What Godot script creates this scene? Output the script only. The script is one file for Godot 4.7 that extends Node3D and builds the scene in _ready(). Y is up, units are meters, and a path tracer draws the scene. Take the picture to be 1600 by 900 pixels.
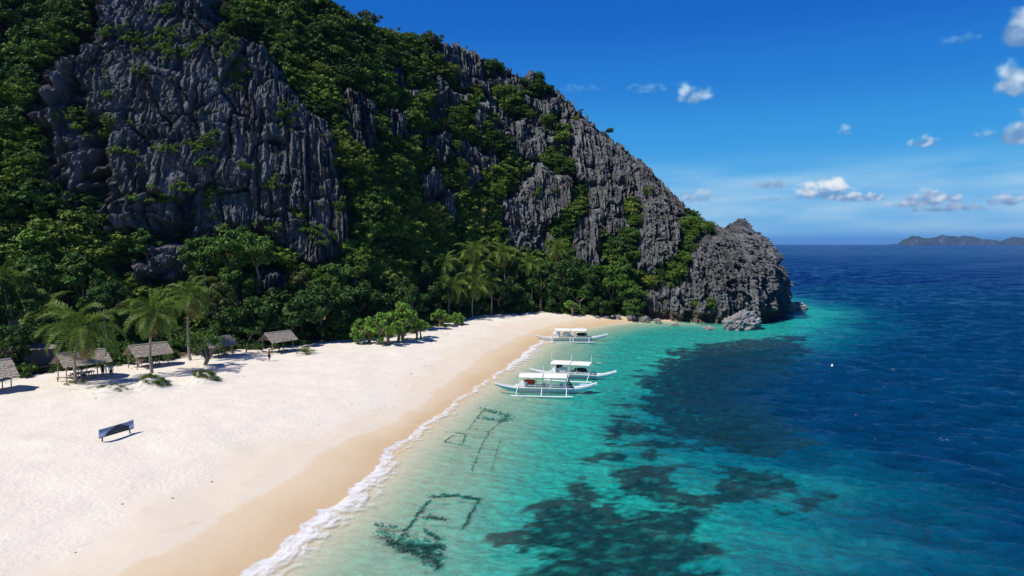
extends Node3D
# A white sand cove under a limestone mountain, with three outrigger boats. Units are metres, y is up, the sea is y = 0.
# The camera is a drone 18.5 m above the water looking along -z.

var rng := RandomNumberGenerator.new()
var M := {}                                             # materials by name
const SUN := Vector3(-0.50, 0.81, 0.30)

# ------------------------------------------------------------------ plan of the place (world metres)
# waterline, from near the camera round to the headland: x, z
const SHORE := [-20.0, -5.0, -18.0, -20.0, -16.0, -32.8, -14.6, -36.7, -13.5, -42.2, -12.8, -45.8, -11.6, -52.2, -10.5, -60.5, -8.3, -72.0, -4.9, -85.5, 0.0, -104.1, 4.5, -124.2, 9.2, -138.5, 14.2, -147.5, 20.4, -155.0, 27.3, -161.5, 34.0, -164.0, 44.0, -163.0]
# where plants begin at the back of the sand
const PLANTS := [-95.0, -62.0, -64.5, -75.0, -60.8, -80.0, -57.0, -86.5, -52.0, -92.0, -46.5, -97.8, -41.0, -104.0, -34.5, -109.0, -27.0, -115.5, -18.5, -122.5, -14.0, -139.0, -7.0, -155.0, 6.0, -163.5, 18.0, -163.0, 30.0, -164.5]
# the mountain: foot of the slope x, z and crest above it x, z
const COLS := [[-150, -78, -150, -128], [-100, -93, -106, -140], [-74, -105, -84, -152], [-50, -117, -60, -160], [-32, -127, -46, -168], [-26, -135, -38, -176], [-20, -149, -29, -184], [-10, -166, -17, -192], [3, -176, -3, -197], [16, -174, 11, -199], [28, -169, 25, -198], [37, -164, 36, -194], [46, -158, 46, -188], [54, -158, 52, -183], [63, -165, 56, -181], [71, -177, 58.5, -184], [73, -191, 58, -186], [63, -205, 54, -186], [48, -222, 47, -191], [24, -236, 36, -197], [-5, -246, 8, -203], [-45, -250, -30, -188], [-90, -240, -62, -164], [-150, -230, -150, -132]]
const CREST := [70.0, 75.0, 80.0, 80.0, 76.0, 73.7, 72.6, 73.4, 69.3, 64.3, 52.0, 42.0, 29.2, 23.8, 23.0, 24.5, 22.4, 22.6, 28.0, 41.8, 65.8, 72.9, 84.0, 77.8]
const LEAN := [0.5, 0.5, 0.5, 0.5, 0.5, 0.5, 0.5, 0.5, 0.45, 0.4, 0.35, 0.3, 0.2, 0.12, 0.1, 0.1, 0.15, 0.3, 0.4, 0.5, 0.5, 0.5, 0.5, 0.5]
const BEND := [2.0, 2.0, 2.0, 2.0, 2.0, 2.0, 2.0, 2.0, 2.0, 2.0, 2.2, 2.5, 2.8, 2.9, 2.8, 2.8, 2.8, 2.5, 2.0, 2.0, 2.0, 2.0, 2.0, 2.0]
# bare rock faces: how proud at the foot, how much prouder per metre, at most; outline as column, height
const ROCKS := [
	[3, 0.10, 7, [2.00, 75, 2.72, 79, 2.80, 68, 2.88, 62, 3.16, 61, 3.36, 56, 3.44, 52, 3.68, 47, 4.04, 42, 4.08, 34, 4.16, 28, 4.28, 23, 4.20, 18, 3.92, 16, 3.76, 14, 3.64, 15, 3.48, 16, 3.28, 18, 3.24, 20, 3.12, 20, 3.00, 22, 2.88, 20, 2.72, 18, 2.72, 21, 2.56, 20, 2.28, 20, 2.24, 27, 2.20, 32, 2.16, 36, 2.20, 38, 2.00, 47, 1.92, 43, 1.84, 40, 1.76, 50, 1.84, 52, 1.92, 56, 1.96, 62]],
	[4, 0.08, 7, [1.76, 42, 2.02, 44, 2.12, 37, 2.16, 25, 2.00, 25, 1.92, 34, 1.86, 38, 1.74, 39]],
	[5, 0.1, 7, [2.40, 11, 2.44, 16, 2.48, 18, 2.60, 19, 2.80, 18, 2.80, 16, 2.76, 12, 2.68, 10]],
	[4, 0.1, 6, [3.16, 9.0, 3.20, 13, 3.28, 15, 3.44, 14, 3.56, 12, 3.44, 9.5, 3.28, 8.5]],
	[4, 0.1, 6, [4.28, 8.5, 4.48, 16, 4.68, 16, 4.76, 11, 4.72, 8.0]],
	[2.5, 0.1, 5, [4.16, 51, 4.32, 53, 4.64, 53, 5.20, 52, 5.20, 48, 5.12, 40, 4.92, 38, 4.56, 39, 4.28, 42, 4.20, 46]],
	[2, 0.1, 4, [5.36, 50, 5.84, 50, 5.92, 46, 5.76, 42, 5.40, 44]],
	[1.2, 0.1, 3, [6.72, 70, 6.92, 74, 7.24, 72, 7.52, 71, 7.56, 68, 7.68, 63, 7.52, 62, 7.08, 62, 7.08, 67, 6.72, 66]],
	[1.5, 0.1, 3, [5.64, 62, 5.92, 63, 5.92, 58, 6.28, 58, 6.16, 55, 5.92, 56, 5.64, 58]],
	[2, 0.1, 4, [6.48, 54, 6.68, 60, 7.20, 60, 7.32, 58, 7.24, 56, 6.88, 54, 6.68, 55, 6.60, 50, 6.44, 50]],
	[2, 0.1, 3, [7.28, 56, 7.56, 58, 7.72, 55, 7.64, 52, 7.40, 53]],
	[2.5, 0.1, 4, [6.44, 46, 6.64, 49, 6.84, 48, 6.80, 44, 6.64, 39, 6.44, 39, 6.40, 42]],
	[2, 0.1, 3, [6.04, 46, 6.20, 46, 6.28, 42, 6.12, 40]],
	[1.5, 0.1, 3, [7.08, 44, 7.24, 44, 7.36, 42, 7.24, 39, 7.04, 39]],
	[1.5, 0.1, 3, [7.84, 66, 8.12, 68, 8.40, 66, 8.28, 62, 7.88, 62]],
	[1.5, 0.1, 3, [8.44, 59, 9.04, 61, 9.24, 60, 9.60, 59, 9.52, 56, 9.08, 55, 8.68, 54, 8.48, 56]],
	[2, 0.1, 4, [8.08, 52, 8.64, 52, 8.68, 49, 8.68, 46, 8.60, 42, 8.24, 42, 8.00, 42]],
	[2.5, 0.1, 4, [6.08, 34, 6.44, 36, 6.56, 32, 6.36, 27, 6.12, 29]],
	[2.5, 0.1, 4, [6.60, 32, 6.84, 32, 6.80, 24, 6.64, 22, 6.56, 26]],
	[2.5, 0.1, 4, [7.00, 37, 7.24, 38, 7.32, 34, 7.08, 32]],
	[2, 0.06, 4, [9.20, 44, 9.36, 52, 9.68, 56, 9.92, 54, 10.12, 49, 11.00, 42, 11.64, 35, 12.16, 28, 11.64, 24, 11.24, 24, 11.32, 30, 10.56, 28, 10.40, 34, 9.68, 34, 9.28, 36]],
	[3, 0.1, 6, [7.72, 30, 7.96, 32, 8.52, 40, 9.12, 35, 9.08, 30, 8.52, 24, 8.40, 20, 8.20, 16, 7.84, 15, 7.68, 18, 7.68, 26]],
	[2, 0.1, 4, [8.16, 14, 8.52, 22, 8.64, 20, 8.56, 16, 8.32, 14]],
	[2.5, 0.1, 4, [9.16, 24, 9.36, 26, 9.52, 25, 9.56, 20, 9.52, 16, 9.60, 12, 9.32, 12, 9.00, 16]],
	[2, 0.06, 3, [9.48, 34, 10.36, 34, 10.20, 26, 9.88, 24, 9.52, 25, 9.36, 26]],
	[1.5, 0.06, 3, [9.68, 24, 10.24, 25, 10.28, 22, 9.92, 20, 9.68, 21]],
	[3, 0.08, 5, [10.64, 28, 10.96, 31, 11.56, 30, 11.52, 23, 11.28, 14, 10.68, 11, 10.36, 12, 10.48, 18]],
	[1.5, 0.05, 2.6, [10.36, -3.0, 10.40, 1.5, 10.48, 8.0, 10.96, 7.5, 11.52, 10, 11.72, 16, 12.40, 22, 12.68, 20, 13.44, 24, 13.80, 30, 15.77, 30, 16.27, 26, 16.93, 20, 18.60, 14, 18.60, -3.0, 12.20, -3.0]],
]
# bushes that grow on ledges of the rock: column, height, half width, half height in metres
const LEDGES := [[2.28, 57.5, 3.5, 1.7], [2.52, 55.0, 3.2, 2.5], [2.56, 59.5, 1.9, 1.3], [2.84, 58.0, 3.6, 1.8], [3.00, 52.0, 2.0, 5.3], [2.08, 39.5, 2.5, 2.9], [2.24, 39.5, 0.7, 1.6], [2.88, 38.0, 1.2, 1.9], [2.88, 32.5, 1.4, 1.2], [2.92, 26.0, 1.1, 3.2], [2.56, 26.5, 2.4, 1.5], [2.36, 34.0, 1.1, 0.7], [3.36, 29.5, 1.4, 1.7], [3.60, 24.5, 1.7, 1.2], [3.80, 20.0, 2.2, 1.9], [4.04, 26.0, 1.1, 2.3], [3.48, 43.0, 1.5, 2.6], [4.00, 41.5, 0.8, 1.9], [2.44, 64.5, 1.3, 1.6], [12.04, 4.5, 2.3, 1.2], [10.88, 32.0, 1.8, 1.3], [8.36, 32.0, 1.0, 1.4], [2.72, 28.0, 1.1, 0.7], [2.60, 35.0, 1.6, 0.6], [3.68, 21.0, 1.2, 1.2], [4.16, 18.0, 1.2, 1.0], [2.20, 44.5, 0.7, 0.7], [2.40, 50.0, 1.0, 0.6], [2.76, 35.5, 0.9, 1.2], [3.36, 21.5, 0.9, 0.9], [3.16, 32.5, 0.7, 0.7], [11.68, 4.0, 1.2, 0.7], [6.80, 64.5, 1.7, 0.9], [11.12, 9.5, 2.7, 1.5], [8.76, 32.0, 0.8, 1.0]]
# outer edge of the pale sandy shallows, then reefs: x, z
const SHALLOWS := [90.9, -184.6, 65.4, -140.5, 45.2, -118.9, 32.0, -112.0, 23.9, -100.3, 17.4, -86.7, 13.8, -72.0, 13.0, -58.7, 15.5, -53.8, 18.6, -53.0, 20.5, -50.4, 18.5, -47.0, 16.0, -42.2, 13.0, -37.2, 11.5, -32.8, 9.0, -5.0]
const REEFS := [
	[15.9, -82.9, 20.2, -98.3, 29.0, -117.3, 43.1, -129.3, 59.4, -135.9, 41.3, -98.3, 29.5, -71.6, 26.3, -59.5, 21.6, -59.1, 17.4, -60.3, 16.0, -64.0, 14.2, -67.1],
	[7.3, -54.1, 11.2, -55.5, 12.1, -52.0, 15.6, -48.9, 16.2, -47.3, 13.3, -45.7, 10.4, -46.7, 7.7, -49.5],
	[1.8, -46.7, 3.8, -48.9, 6.5, -47.8, 9.0, -46.2, 12.4, -44.2, 12.3, -40.7, 11.4, -36.4, 8.0, -20.0, 0.4, -20.0, 1.4, -36.4, 1.0, -42.4],
	[16.2, -54.1, 19.5, -54.8, 21.8, -50.1, 21.3, -47.8, 18.3, -47.3, 16.2, -50.7],
	[64.0, -173.2, 75.7, -188.7, 77.1, -173.2, 59.7, -157.2, 52.0, -156.0],
]
const REEF_SPOTS := [11.4, -64.0, 0.9, 12.7, -62.7, 0.8, 12.0, -71.6, 0.6, 13.6, -76.3, 0.9, 6.5, -54.1, 0.5, 5.3, -49.8, 0.5, 12.0, -58.1, 0.5, 13.9, -55.5, 0.6, -0.4, -41.5, 0.6, 8.9, -57.8, 0.5, 10.6, -67.5, 0.6, 34.5, -108.0, 2.0, 10.0, -61.0, 0.5]

# two plots of coral rows laid on the sand under water: x, z; then how thick each row is
const NURSERY := [[[-3.3, -76.5, -0.5, -74.5, -0.7, -72.3, -3.3, -72.6], [-3.3, -75.9, -4.4, -68.2, -5.5, -66.3, -6.5, -63.4], [-0.5, -74.5, -2.3, -68.2, -2.9, -63.2, -3.4, -56.1], [-1.1, -65.9, -1.5, -60.5, -1.8, -56.1], [-6.6, -66.6, -2.7, -66.1], [-6.5, -63.4, -3.6, -62.6], [-4.5, -68.4, -2.3, -67.9], [-3.0, -62.6, -1.4, -62.0], [-5.5, -58.7, -2.1, -58.6], [-4.0, -55.8, -2.1, -55.3], [-4.6, -66.3, -4.7, -63.0]],
	[[-6.1, -50.0, -4.2, -50.6, -2.5, -50.0], [-2.5, -50.0, -2.8, -48.1, -3.4, -44.5], [-6.1, -49.3, -6.7, -46.3, -7.2, -42.8], [-5.9, -46.4, -4.7, -46.1], [-8.8, -44.5, -7.7, -44.2], [-8.7, -43.3, -7.6, -42.8], [-5.7, -44.2, -4.7, -43.0], [-7.7, -42.3, -6.1, -42.1, -4.6, -41.9], [-7.0, -41.5, -5.6, -41.1, -4.6, -40.9], [-5.5, -40.6, -4.6, -39.9, -4.4, -39.3]]]
const NURSERY_THICK := [[0.45, 0.10, 0.10, 0.05, 0.12, 0.14, 0.10, 0.06, 0.05, 0.04, 0.10], [0.22, 0.10, 0.14, 0.24, 0.26, 0.28, 0.26, 0.45, 0.5, 0.4]]


func _ready() -> void:
	rng.seed = 4711
	set_camera_and_light()
	make_materials()
	build_sky()
	build_beach()
	build_sea()
	build_mountain()
	build_islands()
	build_cliff_plants()
	build_beach_trees()
	build_palms()
	build_huts()
	build_boats()
	build_sign()
	build_rocks()
	build_small_things()
	build_people()


func set_camera_and_light() -> void:
	var cam := Camera3D.new()
	cam.name = "camera"
	cam.fov = 45.99
	cam.near = 0.3
	cam.far = 120000.0
	cam.position = Vector3(0, 18.5, 0)
	cam.rotation.x = -atan(69.0 / 1060.0)
	add_child(cam)
	cam.current = true
	var e := Environment.new()
	e.background_mode = Environment.BG_SKY
	e.tonemap_mode = Environment.TONE_MAPPER_LINEAR
	e.tonemap_exposure = 1.0
	e.sdfgi_enabled = true
	e.ssao_enabled = true
	e.ssil_enabled = true
	e.fog_enabled = true
	e.fog_light_color = Color(0.5, 0.7, 1.0)
	e.fog_density = 0.000045
	var we := WorldEnvironment.new()
	we.name = "world_environment"
	we.environment = e
	add_child(we)
	M.env = e
	var sun := DirectionalLight3D.new()
	sun.name = "sun"
	sun.light_energy = 1.55
	sun.light_color = Color(1.0, 0.97, 0.92)
	sun.light_angular_distance = 0.5
	sun.shadow_enabled = true
	add_child(sun)
	sun.look_at_from_position(SUN * 300.0, Vector3.ZERO)


# ------------------------------------------------------------------ helpers
func noise(seed_: int, octaves := 1, kind := FastNoiseLite.TYPE_SIMPLEX_SMOOTH) -> FastNoiseLite:
	var n := FastNoiseLite.new()
	n.seed = seed_
	n.noise_type = kind
	n.frequency = 1.0
	n.fractal_type = FastNoiseLite.FRACTAL_FBM if octaves > 1 else FastNoiseLite.FRACTAL_NONE
	n.fractal_octaves = octaves
	return n


func noise_texture(seed_: int, size: int, freq: float, octaves: int, kind := FastNoiseLite.TYPE_SIMPLEX_SMOOTH, ridged := false, as_normal := 0.0) -> NoiseTexture2D:
	var n := noise(seed_, octaves, kind)
	n.frequency = freq
	if ridged:
		n.fractal_type = FastNoiseLite.FRACTAL_RIDGED
	var t := NoiseTexture2D.new()
	t.width = size
	t.height = size
	t.seamless = true
	t.seamless_blend_skirt = 0.25
	t.noise = n
	if as_normal > 0.0:
		t.as_normal_map = true
		t.bump_strength = as_normal
	return t


func mat(called: String, albedo: Color, rough := 0.8, vertex := false, specular := 0.4) -> StandardMaterial3D:
	var m := StandardMaterial3D.new()
	m.resource_name = called
	m.albedo_color = albedo.linear_to_srgb()
	m.roughness = rough
	m.metallic_specular = specular
	m.vertex_color_use_as_albedo = vertex
	M[called] = m
	return m


func tag(o: Node, label: String, category: String, group := "", kind := "") -> void:
	if label:
		o.set_meta("label", label)
	if category:
		o.set_meta("category", category)
	if group:
		o.set_meta("group", group)
	if kind:
		o.set_meta("kind", kind)


func thing(called: String, at: Vector3, label: String, category: String, group := "") -> Node3D:
	var o := Node3D.new()
	o.name = called
	o.position = at
	add_child(o, true)
	tag(o, label, category, group)
	return o


func put(called: String, mesh: Mesh, material: Material, parent: Node = self, at := Vector3.ZERO) -> MeshInstance3D:
	var o := MeshInstance3D.new()
	o.name = called
	o.mesh = mesh
	o.material_override = material
	o.position = at
	parent.add_child(o, true)
	return o


# a sheet of nu x nv points, v[i * nv + j]; its front is (along i) x (along j)
func sheet(v: PackedVector3Array, nu: int, nv: int, colors := PackedColorArray(), uv := PackedVector2Array(), crisp := false) -> ArrayMesh:
	var nor := PackedVector3Array()
	nor.resize(nu * nv)
	for i in nu:
		var ia := maxi(i - 1, 0) * nv
		var ib := mini(i + 1, nu - 1) * nv
		for j in nv:
			var a := v[ib + j] - v[ia + j]
			var b := v[i * nv + mini(j + 1, nv - 1)] - v[i * nv + maxi(j - 1, 0)]
			nor[i * nv + j] = a.cross(b).normalized()
	var idx := PackedInt32Array()
	idx.resize((nu - 1) * (nv - 1) * 6)
	var k := 0
	for i in nu - 1:
		for j in nv - 1:
			var a := i * nv + j
			idx[k] = a
			idx[k + 1] = a + 1
			idx[k + 2] = a + nv + 1
			idx[k + 3] = a
			idx[k + 4] = a + nv + 1
			idx[k + 5] = a + nv
			k += 6
	var arr := []
	arr.resize(Mesh.ARRAY_MAX)
	arr[Mesh.ARRAY_VERTEX] = v
	if not crisp:                                       # without normals the facets of broken rock stay sharp
		arr[Mesh.ARRAY_NORMAL] = nor
	if colors.size():
		arr[Mesh.ARRAY_COLOR] = colors
	if uv.size():
		arr[Mesh.ARRAY_TEX_UV] = uv
	arr[Mesh.ARRAY_INDEX] = idx
	var m := ArrayMesh.new()
	m.add_surface_from_arrays(Mesh.PRIMITIVE_TRIANGLES, arr)
	return m


# a bag of flat triangles
class Bag:
	var v := PackedVector3Array()
	var n := PackedVector3Array()
	var c := PackedColorArray()
	func tri(a: Vector3, b: Vector3, d: Vector3, col := Color.WHITE) -> void:
		var q := (d - a).cross(b - a).normalized()
		v.append_array([a, b, d])
		n.append_array([q, q, q])
		c.append_array([col, col, col])
	func quad(a: Vector3, b: Vector3, d: Vector3, e: Vector3, col := Color.WHITE) -> void:
		tri(a, b, d, col)
		tri(a, d, e, col)
	# a box between two opposite corners, in a frame
	func box(f: Transform3D, size: Vector3, col := Color.WHITE) -> void:
		var h := size * 0.5
		var p := []
		for k in 8:
			p.append(f * Vector3(h.x * (1 if k & 1 else -1), h.y * (1 if k & 2 else -1), h.z * (1 if k & 4 else -1)))
		for q in [[0, 1, 3, 2], [5, 4, 6, 7], [4, 0, 2, 6], [1, 5, 7, 3], [2, 3, 7, 6], [4, 5, 1, 0]]:
			quad(p[q[0]], p[q[2 + 1]], p[q[2]], p[q[1]], col)
	# a tapered tube along points with radii
	func tube(pts: Array, radii: Array, sides := 8, col := Color.WHITE, cap := true) -> void:
		var rings := []
		for i in pts.size():
			var d: Vector3 = (pts[mini(i + 1, pts.size() - 1)] - pts[maxi(i - 1, 0)]).normalized()
			var s := d.cross(Vector3.UP if absf(d.y) < 0.9 else Vector3.RIGHT).normalized()
			var t := s.cross(d)
			var ring := []
			for k in sides:
				var a := TAU * k / sides
				ring.append(pts[i] + (s * cos(a) + t * sin(a)) * radii[i])
			rings.append(ring)
		for i in pts.size() - 1:
			for k in sides:
				var l := (k + 1) % sides
				quad(rings[i][k], rings[i + 1][k], rings[i + 1][l], rings[i][l], col)
		if cap:
			for k in range(1, sides - 1):
				tri(rings[0][0], rings[0][k], rings[0][k + 1], col)
				tri(rings[-1][0], rings[-1][k + 1], rings[-1][k], col)
	func mesh() -> ArrayMesh:
		var arr := []
		arr.resize(Mesh.ARRAY_MAX)
		arr[Mesh.ARRAY_VERTEX] = v
		arr[Mesh.ARRAY_NORMAL] = n
		arr[Mesh.ARRAY_COLOR] = c
		var m := ArrayMesh.new()
		m.add_surface_from_arrays(Mesh.PRIMITIVE_TRIANGLES, arr)
		return m


func polyline(a: Array) -> PackedVector2Array:
	var p := PackedVector2Array()
	for i in range(0, a.size(), 2):
		p.append(Vector2(a[i], a[i + 1]))
	return p


func distance_to(p: Vector2, line: PackedVector2Array, closed := false) -> float:
	var best := 1e9
	for i in line.size() - (0 if closed else 1):
		var a := line[i]
		var b := line[(i + 1) % line.size()]
		var ab := b - a
		var t := clampf((p - a).dot(ab) / ab.length_squared(), 0.0, 1.0)
		best = minf(best, p.distance_squared_to(a + ab * t))
	return sqrt(best)


func signed_inside(p: Vector2, poly: PackedVector2Array) -> float:
	var d := distance_to(p, poly, true)
	return d if Geometry2D.is_point_in_polygon(p, poly) else -d


# a coarse map of a function over the plan, read back with bilinear blending
class Map2:
	var x0: float
	var z0: float
	var step: float
	var nx: int
	var nz: int
	var d := PackedFloat32Array()
	func _init(ax: float, az: float, bx: float, bz: float, s: float, f: Callable) -> void:
		x0 = ax
		z0 = az
		step = s
		nx = int((bx - ax) / s) + 2
		nz = int((bz - az) / s) + 2
		d.resize(nx * nz)
		for i in nx:
			for j in nz:
				d[i * nz + j] = f.call(Vector2(x0 + i * s, z0 + j * s))
	func at(x: float, z: float) -> float:
		var u := clampf((x - x0) / step, 0.0, nx - 1.001)
		var w := clampf((z - z0) / step, 0.0, nz - 1.001)
		var i := int(u)
		var j := int(w)
		u -= i
		w -= j
		var k := i * nz + j
		return lerpf(lerpf(d[k], d[k + 1], w), lerpf(d[k + nz], d[k + nz + 1], w), u)


func table(t: Array, c: float) -> float:
	var n := t.size()
	var i := clampi(int(c), 0, n - 2)
	return cubic_interpolate(t[i], t[i + 1], t[maxi(i - 1, 0)], t[mini(i + 2, n - 1)], c - i)


# ------------------------------------------------------------------ materials
func make_materials() -> void:
	var white := Image.create(8, 8, false, Image.FORMAT_RGBA8)
	white.fill(Color.WHITE)
	var plain := ImageTexture.create_from_image(white)
	var m := mat("sand", Color.WHITE, 0.95, true, 0.2)
	m.heightmap_enabled = true
	m.heightmap_texture = noise_texture(11, 1024, 0.022, 5)
	m.heightmap_scale = 4.2
	m.uv1_triplanar = true
	m.uv1_world_triplanar = true
	m.uv1_scale = Vector3.ONE * 0.085
	m = mat("smooth_sand", Color.WHITE, 0.75, true, 0.3)
	m.heightmap_enabled = true
	m.heightmap_texture = M.sand.heightmap_texture
	m.heightmap_scale = 1.2
	m.uv1_triplanar = true
	m.uv1_world_triplanar = true
	m.uv1_scale = Vector3.ONE * 0.05
	m = mat("rock", Color.WHITE, 0.92, true, 0.25)
	m.heightmap_enabled = true
	m.heightmap_texture = noise_texture(12, 1024, 0.02, 6, FastNoiseLite.TYPE_SIMPLEX_SMOOTH, true)
	m.heightmap_scale = 60.0
	m.uv1_triplanar = true
	m.uv1_world_triplanar = true
	m.uv1_scale = Vector3(0.22, 0.05, 0.22)
	m = mat("boulder", Color.WHITE, 0.92, true, 0.25)
	m.heightmap_enabled = true
	m.heightmap_texture = M.rock.heightmap_texture
	m.heightmap_scale = 25.0
	m.uv1_triplanar = true
	m.uv1_world_triplanar = true
	m.uv1_scale = Vector3.ONE * 0.2
	m = mat("sea", Color.WHITE, 0.26, true, 0.24)
	m.transparency = BaseMaterial3D.TRANSPARENCY_ALPHA
	m.albedo_texture = plain
	m.normal_enabled = true
	m.normal_texture = noise_texture(13, 1024, 0.012, 5, FastNoiseLite.TYPE_SIMPLEX_SMOOTH, false, 5.0)
	m.normal_scale = 3.2
	m.uv1_triplanar = true
	m.uv1_world_triplanar = true
	m.uv1_scale = Vector3(0.035, 0.05, 0.062)
	m = mat("foam", Color(0.86, 0.88, 0.9), 0.8, true, 0.2)
	m.transparency = BaseMaterial3D.TRANSPARENCY_ALPHA
	for k in [["leaf_dark", Color(0.040, 0.098, 0.016)], ["leaf_mid", Color(0.075, 0.16, 0.022)], ["leaf_bright", Color(0.15, 0.29, 0.035)], ["leaf_olive", Color(0.085, 0.11, 0.026)], ["leaf_any", Color.WHITE], ["palm_leaf", Color(0.112, 0.185, 0.026)], ["palm_old", Color(0.24, 0.16, 0.06)]]:
		m = mat(k[0], k[1], 0.5, true, 0.35)
		m.backlight_enabled = true
		m.backlight = Color(0.30, 0.42, 0.10)
	mat("bark", Color(0.22, 0.18, 0.14), 0.9, true, 0.2)
	mat("palm_bark", Color(0.30, 0.26, 0.22), 0.9, true, 0.2)
	m = mat("thatch", Color(0.40, 0.36, 0.31), 0.95, true, 0.15)
	m = mat("bamboo", Color(0.30, 0.24, 0.16), 0.75, true, 0.3)
	mat("grey_wood", Color(0.24, 0.21, 0.18), 0.85, true, 0.25)
	mat("boat_white", Color(0.80, 0.82, 0.82), 0.4, true, 0.5)
	mat("boat_aqua", Color(0.10, 0.52, 0.60), 0.4, true, 0.5)
	mat("boat_hull", Color(0.62, 0.76, 0.78), 0.45, true, 0.5)
	mat("boat_deck", Color(0.62, 0.58, 0.52), 0.7, true, 0.3)
	mat("canvas", Color(0.84, 0.84, 0.83), 0.7, true, 0.25)
	mat("navy", Color(0.03, 0.06, 0.18), 0.7, true, 0.3)
	mat("dark_cloth", Color(0.03, 0.03, 0.04), 0.8, true, 0.3)
	mat("red_cloth", Color(0.50, 0.06, 0.03), 0.75, true, 0.3)
	mat("pale_cloth", Color(0.68, 0.70, 0.74), 0.8, true, 0.3)
	mat("blue_cloth", Color(0.32, 0.45, 0.66), 0.8, true, 0.3)
	mat("skin", Color(0.28, 0.15, 0.09), 0.6, true, 0.4)
	mat("hair", Color(0.015, 0.012, 0.01), 0.5, true, 0.4)
	mat("white_plastic", Color(0.85, 0.86, 0.86), 0.35, true, 0.5)
	mat("rope", Color(0.55, 0.53, 0.48), 0.9, true, 0.2)
	mat("reef", Color.WHITE, 0.95, true, 0.2)
	mat("grass", Color(0.085, 0.125, 0.032), 0.6, true, 0.3)
	mat("litter", Color(0.16, 0.12, 0.08), 0.9, true, 0.2)
	m = mat("far_land", Color.WHITE, 0.95, true, 0.1)


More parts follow.
